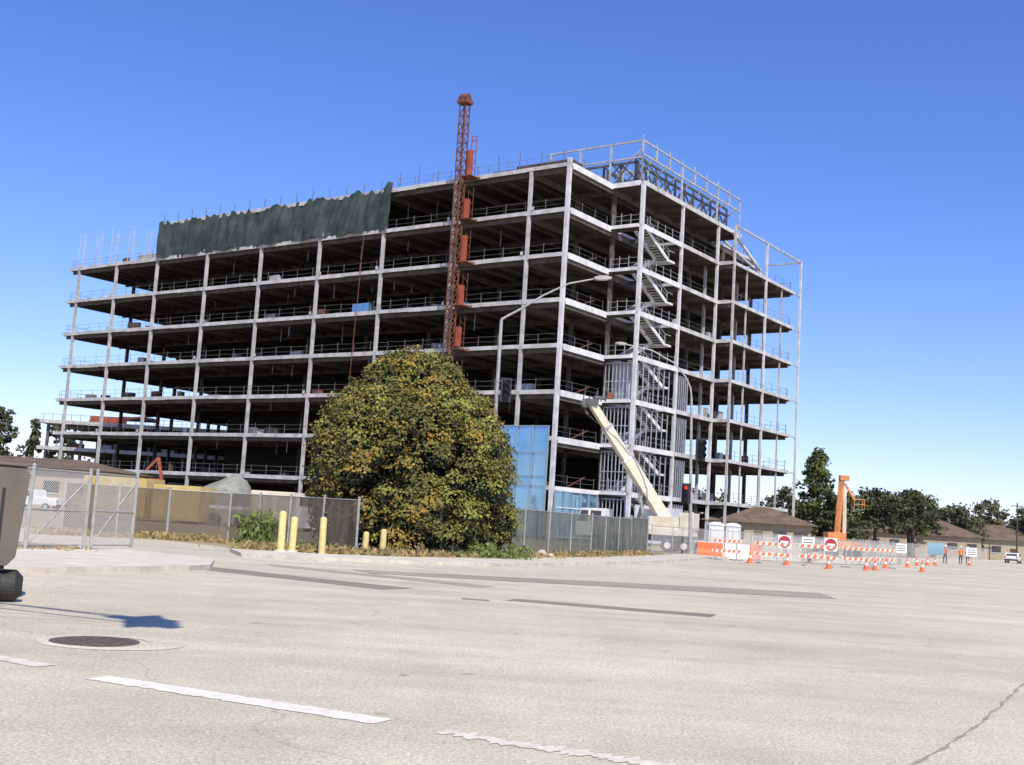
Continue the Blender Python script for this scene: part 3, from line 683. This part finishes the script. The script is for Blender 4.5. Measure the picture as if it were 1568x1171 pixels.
# ------------------------------------------------------------ street lamps and signals
def signal_head(mb,c,rz,s=1.0,lit=True):
    cr,sr=cos(rz),sin(rz)
    mb.box(c,(.62*s,.06*s,1.35*s),'black',rz)
    mb.box((c[0]+sr*.12*s,c[1]-cr*.12*s,c[2]),(.34*s,.2*s,1.08*s),'black',rz)
    for i,zz in enumerate((.36,0,-.36)):
        q=Vector((c[0]+sr*.23*s,c[1]-cr*.23*s,c[2]+zz*s)); d=Vector((sr,-cr,0))
        mb.cyl(q,q+d*.02,.13*s,.13*s,'redl' if(lit and i==0) else 'darkl',12)
        mb.cyl(q+UZ*.02,q+d*.25*s+UZ*.02,.155*s,.15*s,'black',12,False)
def lamp(name,base,top,arm,rad=.14,heads=()):
    m_=MB(); b_=Vector(base); m_.cyl(b_,b_+UZ*.35,rad*1.9,rad*1.7,'pole',12); m_.cyl(b_,Vector(top),rad,rad*.6,'pole',12)
    m_.tube([Vector(top)]+[Vector(p) for p in arm],rad*.5,rad*.25,'pole',8)
    a_=Vector(arm[-2]);t_=Vector(arm[-1]);d=(t_-a_).normalized(); d=Vector((d.x,d.y,d.z*.3)).normalized(); sd=d.cross(UZ).normalized()
    m_.extr([(-.1,.05),(.15,.11),(.5,.11),(.72,.03),(.72,-.02),(.4,-.08),(0,-.06)],t_,d,sd,UZ,.3,'pole')
    for (c,rz,s,lit) in heads:
        signal_head(m_,c,rz,s,lit); m_.cyl((base[0],base[1],c[2]+.4),(c[0],c[1],c[2]+.4),.03,.03,'pole',6); m_.cyl((base[0],base[1],c[2]-.4),(c[0],c[1],c[2]-.4),.03,.03,'pole',6)
    m_.obj(name,None,base)
lamp('street_lamp',(-.65,52,0),(-.65,52,10.5),[(-.5,52,10.62),(.2,52,11.05),(1.2,52,11.75),(2.3,52,12.35),(3.5,52,12.65)],.12,[((-.25,51.7,7.3),.2,.8,False)])
lamp('traffic_signal',(12.6,79,.12),(12.25,79,10.6),[(12.15,79,11.3),(11.8,79,12.0),(11.0,79,12.9),(9.4,79,13.7),(7.6,79,14.0)],.13,[((12.95,78.6,7.1),.3,1.15,False),((12.1,78.6,4.1),-.2,1.0,True)])
lamp('street_lamp',(-10.5,10.6,0),(-10.5,10.6,8.3),[(-9,10.2,8.8),(-6.4,9.2,9.0),(-3.9,8.1,9.05),(-2.3,7.35,9.05)],.13,[((-1.9,7.15,8.9),1.1,1.0,False)])
# ------------------------------------------------------------ telescopic crane truck
cr_=MB(); base=Vector((10.9,86,0)); X_=Vector((-.94,.34,0)).normalized(); Y_=Vector((X_.y*-1,X_.x,0)); 
def tl(a,b_,z): return base+X_*a+Y_*b_+UZ*z
rzt=atan2(X_.y,X_.x)
cr_.box(tl(1.0,0,1.0),(8.6,1.1,.45),'steel_d',rzt)
cr_.box(tl(.6,0,1.45),(7.4,2.3,.45),'cream',rzt)
cr_.extr([(-1.1,-.9),(1.1,-.9),(1.15,.1),(.75,1.1),(-1.1,1.15)],tl(4.4,0,1.75),X_,Y_,UZ,2.2,'white')
cr_.extr([(.2,.15),(1.02,.15),(.72,.95),(.2,.95)],tl(4.42,0,1.75),X_,Y_,UZ,2.23,'wglass')
cr_.extr([(-.8,.2),(0,.2),(0,.95),(-.8,.95)],tl(4.42,0,1.75),X_,Y_,UZ,2.23,'wglass')
for a_ in(-2.6,-1.4,3.9,2.7):
    for b_ in(-1.05,1.05):
        cr_.cyl(tl(a_,b_-.18,.5),tl(a_,b_+.18,.5),.5,.5,'rubber',16); cr_.cyl(tl(a_,b_-.2,.5),tl(a_,b_+.2,.5),.24,.24,'white',10)
cr_.box(tl(-1.2,0,2.1),(2.6,2.0,.9),'cream',rzt); cr_.box(tl(-2.7,0,2.3),(1.0,2.2,1.2),'cream',rzt); cr_.box(tl(.3,-1.0,2.4),(1.2,.8,1.3),'white',rzt); cr_.box(tl(.3,-1.42,2.55),(.9,.04,.8),'wglass',rzt)
for a_ in(-3.4,3.0):
    for b_ in(-1.9,1.9): cr_.beam(tl(a_,0,.9),tl(a_,b_,.9),.25,.2,'cream'); cr_.beam(tl(a_,b_,.02),tl(a_,b_,.9),.16,.16,'steel'); cr_.box(tl(a_,b_,.08),(.6,.6,.12),'black',rzt)
f0=Vector((12.1,86.1,1.9)); f1=Vector((5.75,83.4,10.35)); d=f1-f0
cr_.beam(f0,f0+d*.55,.66,.84,'cream'); cr_.beam(f0+d*.5,f0+d*.8,.52,.68,'cream'); cr_.beam(f0+d*.78,f1,.42,.54,'cream')
for q in(.10,.3,.54): cr_.beam(f0+d*q,f0+d*(q+.015),.72,.92,'white')
cr_.beam(f0+d*.79,f0+d*.81,.6,.74,'steel')
for q in(.2,.36): cr_.beam(f0+d*q-Vector((0,.345,0)),f0+d*(q+.07)-Vector((0,.345,0)),.012,.25,'steel_d')
cr_.cyl(Vector((10.2,85.6,2.2)),f0+d*.42-UZ*.3,.14,.11,'steel',8)
cr_.cyl(Vector((9.7,85.6,2.0)),f0+d*.30-UZ*.3,.14,.14,'steel_d',8)
cr_.cyl(f0+d*.1+UZ*.5,f0+d*.95+UZ*.38,.03,.03,'black',5)
hd=f1
cr_.box(hd+Vector((0,0,.0)),(.9,.7,.45),'steel_d',.3); cr_.cyl(hd+Vector((-.4,-.35,-.1)),hd+Vector((-.4,.35,-.1)),.32,.32,'steel_d',12)
cr_.box(hd+Vector((1.3,0,.55)),(.5,.5,.45),'rust',.2); cr_.box(hd+Vector((.6,0,.35)),(.9,.5,.2),'steel_d',.2)
for q in(-.6,-.2,.3,.7,1.0): cr_.cyl(hd+Vector((q,.1,.1)),hd+Vector((q+.1,.1,.65+.2*sin(q*5))),.05,.05,'steel_d',5)
cr_.cyl(hd+Vector((-.7,0,0)),hd+Vector((-.2,0,-.9)),.08,.08,'steel_d',6); cr_.cyl(hd+Vector((-.2,0,-.9)),hd+Vector((.6,.1,-1.5)),.05,.05,'black',6)
cr_.obj('telescopic_crane_truck',None,(10.9,86,0),bevel=.02)
# ------------------------------------------------------------ orange boom lift
bl=MB(); x,y=29.6,103
bl.box((x,y,1.3),(2.6,2.2,.7),'orangel'); bl.box((x-.6,y,1.95),(1.6,1.7,.7),'orangel')
for a_ in(-1.0,1.0):
    for b_ in(-1.0,1.0): bl.cyl((x+a_,y+b_-.2,.5),(x+a_,y+b_+.2,.5),.5,.5,'rubber',14)
bl.beam((x-.4,y,1.9),(x-.1,y,6.9),.4,.42,'orangel'); bl.beam((x+.25,y,1.9),(x+.2,y,6.2),.25,.25,'cream'); bl.box((x+.1,y,7.1),(.8,.6,.45),'orangel')
bl.beam((x+.2,y,6.6),(x+1.1,y,5.2),.18,.18,'orangel'); 
for q in(-.45,.45):
    for r in(-.35,.35): bl.cyl((x+1.4+q,y+r,4.4),(x+1.4+q,y+r,5.3),.03,.03,'orangel',5)
bl.box((x+1.4,y,4.4),(1.0,.8,.08),'steel_d'); bl.box((x+1.4,y-.35,5.3),(1.0,.05,.05),'orangel'); bl.box((x+1.4,y-.35,4.85),(1.0,.05,.05),'orangel')
bl.obj('boom_lift',None,(x,y,0),bevel=.03)
# ------------------------------------------------------------ cones, barricades, signs
def cone(x,y,s=1):
    m_=MB(); z=.0045; a_=random.uniform(0,1.5)
    m_.box((x,y,z+.02),(.38*s,.38*s,.04),'orange',a_); 
    prof=[(.04,.155),(.28,.105),(.43,.078),(.56,.05),(.71,.028)]
    for i,(kk) in enumerate(('orange','white','orange','orange')):
        m_.cyl((x,y,z+prof[i][0]*s),(x,y,z+prof[i+1][0]*s),prof[i][1]*s,prof[i+1][1]*s,kk,14,i==3)
    m_.obj('traffic_cone',None,(x,y,0))
for x,y in((14.1,67),(16.2,67),(17.9,64.6),(20.4,66),(21.4,67.6),(24.4,75),(20.0,76.5),(28.9,84),(32.9,93.5),(37.3,101.5),(44,111),(25.5,71.5),(35,97),(14.8,83)): cone(x,y)
def barricade(x,y,rz,w=2.2):
    m_=MB(); ux=Vector((cos(rz),sin(rz),0)); uy=Vector((-sin(rz),cos(rz),0)); o=Vector((x,y,0))
    for a_ in(-w*.36,w*.36):
        m_.beam(o+ux*a_+UZ*.02,o+ux*a_+UZ*1.25,.05,.05,'steel'); m_.beam(o+ux*a_-uy*.6+UZ*.04,o+ux*a_+uy*.6+UZ*.04,.05,.05,'steel')
    for zz in(.55,1.15):
        c=o-uy*.05+UZ*zz; m_.beam(c-ux*w/2,c+ux*w/2,.03,.18,'white'); n=6
        for i in range(n):
            a0=-w/2+w*(i+.08)/n; wd=w/n*.55; sk=.12
            f=c-uy*.019; m_.add([f+ux*a0-UZ*.085,f+ux*(a0+wd)-UZ*.085,f+ux*(a0+wd+sk-.05)+UZ*.085,f+ux*(a0+sk-.05)+UZ*.085],[(0,1,2,3)],'orange')
    m_.obj('road_barricade',None,(x,y,0))
for x,y,rz in((13.4,70.5,.5),(15.6,68.0,.1),(18.4,68.6,-.1),(21.3,70.5,.25),(20.5,76,.6),(24.2,75.5,.35)): barricade(x,y,rz)
def disc_sign(name,x,y,z,r,kind):
    m_=MB(); m_.cyl((x-.0,y+.03,0),(x,y+.03,z),.03,.03,'pole',6)
    if kind=='noentry':
        m_.box((x,y,z),(r*2.2,.02,r*2.2),'white'); m_.cyl((x,y-.012,z),(x,y-.016,z),r,r,'carred',24); m_.box((x,y-.022,z),(r*1.4,.006,r*.35),'white')
    elif kind=='text':
        m_.box((x,y,z),(r*2.4,.02,r*2),'white')
        for i in range(3): m_.box((x,y-.013,z+.5*r-i*.5*r),(r*1.8,.005,r*.16),'steel_d')
    else:
        m_.box((x,y,z),(r*2.2,.02,r*1.6),'glass')
    m_.obj(name,None,(x,y,0))
disc_sign('no_entry_sign',17.1,71.5,1.3,.36,'noentry'); disc_sign('no_entry_sign',20.0,71.8,1.3,.36,'noentry')
disc_sign('notice_sign',18.6,71.7,1.35,.33,'text'); disc_sign('notice_sign',30.8,91,1.3,.36,'text'); disc_sign('information_sign',40.5,110,1.4,.7,'blue'); disc_sign('notice_sign',43,108,1.3,.4,'text')
for i,(x,y) in enumerate(((13.4,76),(15.2,76.3),(14.3,80.5),(16.5,79))):
    m_=MB(); m_.extr([(-.3,0),(.3,0),(.26,.25),(.12,.55),(.1,.95),(-.1,.95),(-.12,.55),(-.26,.25)],(x,y,.01),Vector((.2,.98,0)),Vector((.98,-.2,0)),UZ,1.6,'orange' if i not in(1,2) else 'white'); m_.obj('plastic_barrier',None,(x,y,0),bevel=.02)
def toilet(x,y,k):
    m_=MB(); m_.box((x,y,1.1),(1.15,1.15,2.1),k); m_.box((x,y,.08),(1.25,1.25,.12),'steel_d')
    m_.extr([(-.62,0),(.62,0),(.5,.16),(.2,.28),(-.2,.28),(-.5,.16)],(x,y,2.16),Vector((1,0,0)),Vector((0,1,0)),UZ,1.24,'white')
    m_.box((x,y-.585,1.05),(.75,.03,1.85),'white'); m_.box((x+.28,y-.61,1.1),(.06,.03,.15),'black'); m_.cyl((x+.4,y+.3,2.2),(x+.4,y+.3,2.75),.05,.05,'steel_d',8)
    m_.obj('portable_toilet',None,(x,y,0),bevel=.03)
toilet(16.2,90,'white'); toilet(17.6,90.6,'drywall')
# ------------------------------------------------------------ vehicles
def car(name,x,y,rz,k,L=4.5,Wd=1.8,van=False):
    e_=empty(name,(x,y,0)); ux=Vector((cos(rz),sin(rz),0)); uy=Vector((-sin(rz),cos(rz),0)); o=Vector((x,y,0))
    b_=MB(); h=L/2
    prof=[(-h,.35),(h,.35),(h,.7),(h-.3,.85),(h-1.2,.95),(h-1.9,1.4),(-h+1.1,1.44),(-h+.5,1.0),(-h,.92)]
    if van: prof=[(-h,.45),(h,.45),(h,.95),(h-.3,1.1),(h-1.2,1.15),(h-1.8,1.75),(-h+2.2,1.78),(-h+2.0,1.15),(-h,1.15)]
    b_.extr(prof,o,ux,uy,UZ,Wd,k); b_.obj('body',e_,bevel=.07)
    w=MB()
    win=[(h-1.3,.98),(h-1.92,1.33),(-h+1.15,1.37),(-h+.75,1.0)] if not van else [(h-1.3,1.17),(h-1.85,1.66),(-h+2.35,1.68),(-h+2.3,1.17)]
    w.extr(win,o,ux,uy,UZ,Wd+.02,'wglass')
    q=o-ux*(h+.005)
    if not van: w.box(q+UZ*1.15+ux*.55,(.03,Wd*.78,.3),'wglass',rz)
    for s_ in(-1,1): w.box(q+uy*s_*Wd*.42+UZ*.85,(.05,.2,.18),'tail',rz); w.box(o+ux*(h)+uy*s_*Wd*.38+UZ*.72,(.06,.3,.15),'white',rz)
    w.box(q+UZ*.48,(.14,Wd*.98,.2),'black',rz)
    w.obj('windows_and_lights',e_)
    wh=MB()
    for a_ in(-h*.62,h*.64):
        for s_ in(-1,1):
            c=o+ux*a_+uy*s_*(Wd/2-.1)+UZ*.33; wh.cyl(c-uy*.11,c+uy*.11,.33,.33,'rubber',18); wh.cyl(c-uy*.125,c+uy*.125,.2,.2,'carsil',10)
    wh.obj('wheels',e_)
car('sedan_car',72,166,radians(60),'white'); car('sedan_car',75.5,167,radians(60),'carred'); car('sedan_car',90,205,radians(60),'carsil')
car('sedan_car',31.1,65.2,radians(58),'carred')
# equipment cabinet on a round skid, cut by the left edge of the view
m_=MB(); ux=Vector((cos(radians(22)),sin(radians(22)),0)); uy=Vector((-sin(radians(22)),cos(radians(22)),0)); o=Vector((-7.0,16.1,0)); rz=radians(22)
m_.extr([(-1.3,.50),(.28,.50),(.38,.62),(.46,1.74),(.40,1.83),(-1.3,1.86)],o,ux,uy,UZ,.5,'taupe')
m_.extr([(-1.32,1.87),(.42,1.84),(.42,1.88),(-1.32,1.91)],o,ux,uy,UZ,.56,'taupe')
m_.box(o+UZ*1.1+ux*.15-uy*.26,(.04,.02,.9),'black',rz); m_.box(o+UZ*.47-ux*.3,(1.1,.4,.08),'black',rz)
m_.cyl(o+UZ*.225-ux*1.3,o+UZ*.225+ux*.42,.215,.215,'rubber',24); m_.cyl(o+UZ*.225+ux*.42,o+UZ*.225+ux*.51,.215,.12,'rubber',24)
m_.cyl(o+UZ*.225+ux*.18,o+UZ*.225+ux*.23,.232,.232,'black',24)
m_.obj('equipment_cabinet',None,tuple(o),bevel=.025)
car('pickup_truck',-41.0,103,radians(170),'white',5.2,1.9,True)
m_=MB()
def crate(c,d,k,rz,corr=True):
    m_.box(c,d,k,rz)
    if corr:
        ux=Vector((cos(rz),sin(rz),0)); uy=Vector((-sin(rz),cos(rz),0)); n=int(d[0]/.4)
        for i in range(n): 
            q=Vector(c)+ux*(-d[0]/2+.2+i*.4)-uy*(d[1]/2+.02); m_.box(q,(.18,.05,d[2]*.9),k,rz)
crate((-27.2,84,1.6),(5.0,2.4,2.7),'yellowc',-.25); crate((-22.3,82,1.4),(3.6,2.2,2.4),'yellowc',-.25)
m_.obj('yellow_container',None,(-25,83,0))
m_=MB(); crate((-15.2,79,1.6),(3.0,2.2,1.9),'cream',-.15); crate((-12.9,78.6,1.3),(1.6,2.0,2.1),'white',-.15,False); m_.cyl((-16,78,.5),(-16,77.7,.5),.5,.5,'rubber',12)
m_.box((-18.2,79.4,1.3),(2.8,1.6,.2),'white',-.15); m_.box((-12.9,77.58,2.0),(1.2,.04,.6),'wglass',-.15)
for q in(-19.2,-17.4,-13): m_.cyl((q,78.5,.45),(q,78.2,.45),.45,.45,'rubber',12)
m_.obj('site_truck',None,(-15,79,0))
mo=MB(); n=30; vs=[];
for j in range(9):
    for i in range(n):
        th=2*pi*i/n; r=(1-j/8)**.8*3.6*(1+.15*sin(3*th+j)+.07*random.random())+.25; vs.append((-20.6+r*cos(th)+.3*sin(j),88+r*sin(th),3.6*(j/8)**.85+random.uniform(0,.12)))
mo.add(vs,[(j*n+i,j*n+(i+1)%n,(j+1)*n+(i+1)%n,(j+1)*n+i) for j in range(8) for i in range(n)]+[tuple(8*n+i for i in range(n))],'mound'); mo.obj('gravel_mound',None,(-20.6,88,0),smooth=True)
m_=MB(); m_.box((-28.6,97,1.4),(2.0,1.6,1.2),'redpaint'); m_.box((-28.9,97,2.6),(1.0,1.2,1.3),'redpaint'); m_.box((-28.9,96.38,2.75),(.7,.02,.8),'wglass'); m_.beam((-28.1,97,2),(-28.8,97,5.0),.2,.25,'redpaint'); m_.beam((-28.8,97,5.0),(-29.7,97,3.9),.16,.18,'redpaint'); m_.box((-28.6,96.2,.4),(2.6,.5,.75),'rubber'); m_.box((-28.6,97.8,.4),(2.6,.5,.75),'rubber'); m_.obj('red_excavator',None,(-28.6,97,0),bevel=.04)
# ------------------------------------------------------------ low houses
def house(name,x0,x1,y,dep,hw,hr,kw='stucco',kr='roofbrown',nw=4):
    e_=empty(name,((x0+x1)/2,y,0)); m_=MB(); cx=(x0+x1)/2
    m_.box((cx,y+dep/2,hw/2),(x1-x0,dep,hw),kw); m_.obj('walls',e_)
    r=MB(); o=.7; zr=hw; 
    vs=[(x0-o,y-o,zr),(x1+o,y-o,zr),(x1+o,y+dep+o,zr),(x0-o,y+dep+o,zr),(x0+dep*.35,y+dep/2,hr),(x1-dep*.35,y+dep/2,hr)]
    r.add(vs,[(0,1,5,4),(1,2,5),(2,3,4,5),(3,0,4),(3,2,1,0)],kr); r.obj('roof',e_)
    w=MB()
    for i in range(nw):
        xx=x0+(x1-x0)*(i+.5)/nw
        if i==nw//2: w.box((xx,y-.02,1.05),(1.0,.08,2.1),'bark')
        else: w.box((xx,y-.02,hw*.55),(1.5,.08,1.1),'wglass'); w.box((xx,y-.04,hw*.55-.6),(1.7,.1,.08),'white')
    w.obj('windows_and_door',e_)
house('brown_roof_house',22,33.5,128,10,3.0,4.9,nw=5)
house('brown_roof_house',56,74,182,12,3.4,6.0,nw=6)
house('brown_roof_house',78,92,196,11,3.4,6.0,nw=5)
house('brown_roof_house',44,52,170,10,3.0,4.8,nw=4)
house('low_site_building',-62,-38,112,12,3.9,5.0,'stucco','roofbrown',7)
pk=MB(); y0=178; xc=-53
for zz in(4.2,8.2,12.2):
    pk.box((xc,y0+12,zz),(36,26,.3),'beam'); pk.box((xc,y0-1.1,zz+.15),(36,.2,.55),'column')
for xx in np.arange(xc-17,xc+18,5.2):
    for yy in(y0,y0+11,y0+22): pk.box((xx,yy,6.2),(.4,.4,12.3),'steel_d')
for i in range(26):
    xx=xc-17.5+i*1.4; pk.box((xx,y0-1,12.9),(.06,.06,1.2),'rail')
pk.box((xc,y0-1,13.5),(36,.06,.06),'rail')
pk.box((-62,y0+3,13.2),(5,2,1.2),'redpaint'); pk.box((-58,y0+5,13.8),(5,2,.6),'rust'); pk.beam((-65,y0+3,13.0),(-54,y0+4,14.6),.25,.25,'rust')
pk.box((xc,y0+20,6),(32,.3,11),'dark_fill')
for i in range(14): pk.box((xc-16+i*2.4,y0+3,4.9+4*(i%2)),(1.9,1.8,1.0),random.choice(['steel_d','rust','rail','dark_fill','column']))
pk.obj('parking_structure',None,(xc,y0,0))
m_=MB(); m_.cyl((83,190,0),(83,190,9.5),.16,.11,'bark',8); m_.beam((82,190,9),(84,190,9),.12,.12,'bark'); m_.obj('utility_pole',None,(83,190,0))
# ------------------------------------------------------------ people
def person(x,y,rz,pose=0):
    j={'pel':(0,0,.95),'spi':(0,0,1.2),'che':(0,0,1.4),'nec':(0,0,1.52),'hea':(0,-.01,1.66),'top':(0,0,1.75),
       'hl':(.1,0,.92),'kl':(.12,-.04+.1*pose,.5),'al':(.13,.05,.08),'tl':(.13,-.12,.04),'hr':(-.1,0,.92),'kr':(-.12,-.06*pose,.5),'ar':(-.14,.02,.08),'tr':(-.14,-.14,.04),
       'sl':(.19,0,1.42),'el':(.26,0.02,1.14),'wl':(.27,-.12,.92),'fl':(.27,-.17,.84),'sr':(-.19,0,1.42),'er':(-.27,.02,1.14),'wr':(-.25,-.16-.1*pose,.98),'fr':(-.24,-.24-.1*pose,.96)}
    rad={'pel':.15,'spi':.14,'che':.16,'nec':.06,'hea':.10,'top':.07,'hl':.09,'kl':.06,'al':.045,'tl':.04,'hr':.09,'kr':.06,'ar':.045,'tr':.04,'sl':.065,'el':.045,'wl':.032,'fl':.03,'sr':.065,'er':.045,'wr':.032,'fr':.03}
    E=[('pel','spi'),('spi','che'),('che','nec'),('nec','hea'),('hea','top'),('pel','hl'),('hl','kl'),('kl','al'),('al','tl'),('pel','hr'),('hr','kr'),('kr','ar'),('ar','tr'),('che','sl'),('sl','el'),('el','wl'),('wl','fl'),('che','sr'),('sr','er'),('er','wr'),('wr','fr')]
    ks=list(j); me=bpy.data.meshes.new('worker'); me.from_pydata([j[k] for k in ks],[(ks.index(a),ks.index(b)) for a,b in E],[])
    ob=bpy.data.objects.new('worker',me); scene.collection.objects.link(ob); sk=ob.modifiers.new('s','SKIN'); sk.use_smooth_shade=True; ob.modifiers.new('ss','SUBSURF').levels=1
    for i,k in enumerate(ks): me.skin_vertices[0].data[i].radius=(rad[k],rad[k]*.85); me.skin_vertices[0].data[i].use_root=(k=='pel')
    dg=bpy.context.evaluated_depsgraph_get(); m2=bpy.data.meshes.new_from_object(ob.evaluated_get(dg)); bpy.data.objects.remove(ob)
    for k in('denim','orange','skin','white','yellow'): m2.materials.append(M[k])
    for p in m2.polygons:
        z=p.center.z; ax=abs(p.center.x)
        p.material_index=0 if z<.92 and ax<.2 else (2 if z<1.0 and ax>=.2 else (1 if z<1.5 else (3 if z>1.69 else 2)))
        if 1.12<z<1.18 and ax<.2: p.material_index=4
    e_=empty('construction_worker',(x,y,0)); o2=bpy.data.objects.new('body',m2); scene.collection.objects.link(o2); o2.parent=e_; e_.rotation_euler=(0,0,rz)
    h=MB(); h.cyl((0,0,1.70),(0,0,1.73),.15,.15,'white',14); h.cyl((0,0,1.73),(0,0,1.79),.125,.11,'white',14); h.cyl((0,0,1.79),(0,0,1.83),.11,.05,'white',14)
    ho_=h.obj('hard_hat'); ho_.parent=e_
person(46.3,119,.3); person(48.2,122,2.0,1); person(43.6,116,-1.0,1)
# ------------------------------------------------------------ camera, light, sky
cam=bpy.data.cameras.new('camera'); co=bpy.data.objects.new('camera',cam); scene.collection.objects.link(co)
cam.sensor_fit='HORIZONTAL'; cam.sensor_width=36; cam.lens=1790.3/1568*36; cam.clip_end=8000; cam.clip_start=.1
co.matrix_world=Matrix.Translation((0,0,1.5))@Matrix.Rotation(pi/2+.1184,4,'X')@Matrix.Rotation(.0612,4,'Z')
scene.camera=co
SAZ,SEL=radians(162),radians(48)
sd=Vector((sin(SAZ)*cos(SEL),cos(SAZ)*cos(SEL),sin(SEL)))
l=bpy.data.lights.new('sun','SUN'); l.energy=5.0; l.angle=radians(.5); l.color=(1,.945,.83)
lo=bpy.data.objects.new('sun',l); scene.collection.objects.link(lo); lo.rotation_euler=(-sd).to_track_quat('-Z','Y').to_euler(); lo.location=(20,-20,40)
w=bpy.data.worlds.new('World'); scene.world=w; w.use_nodes=True; nt=w.node_tree
bg=nt.nodes['Background']; sk=nt.nodes.new('ShaderNodeTexSky'); sk.sky_type='NISHITA'; sk.sun_disc=False
sk.sun_elevation=SEL; sk.sun_rotation=SAZ; sk.altitude=0; sk.air_density=1.0; sk.dust_density=.2; sk.ozone_density=2.0
mxs=nt.nodes.new('ShaderNodeMix'); mxs.data_type='RGBA'; mxs.blend_type='MULTIPLY'; mxs.inputs[0].default_value=1.0
mxs.inputs[7].default_value=(1.04,1.03,1.42,1)
hs_=nt.nodes.new('ShaderNodeHueSaturation'); hs_.inputs['Saturation'].default_value=1.14
nt.links.new(sk.outputs[0],mxs.inputs[6]); nt.links.new(mxs.outputs[2],hs_.inputs['Color']); nt.links.new(hs_.outputs[0],bg.inputs['Color']); bg.inputs['Strength'].default_value=.13
scene.view_settings.view_transform='Standard'; scene.view_settings.look='None'; scene.view_settings.exposure=0
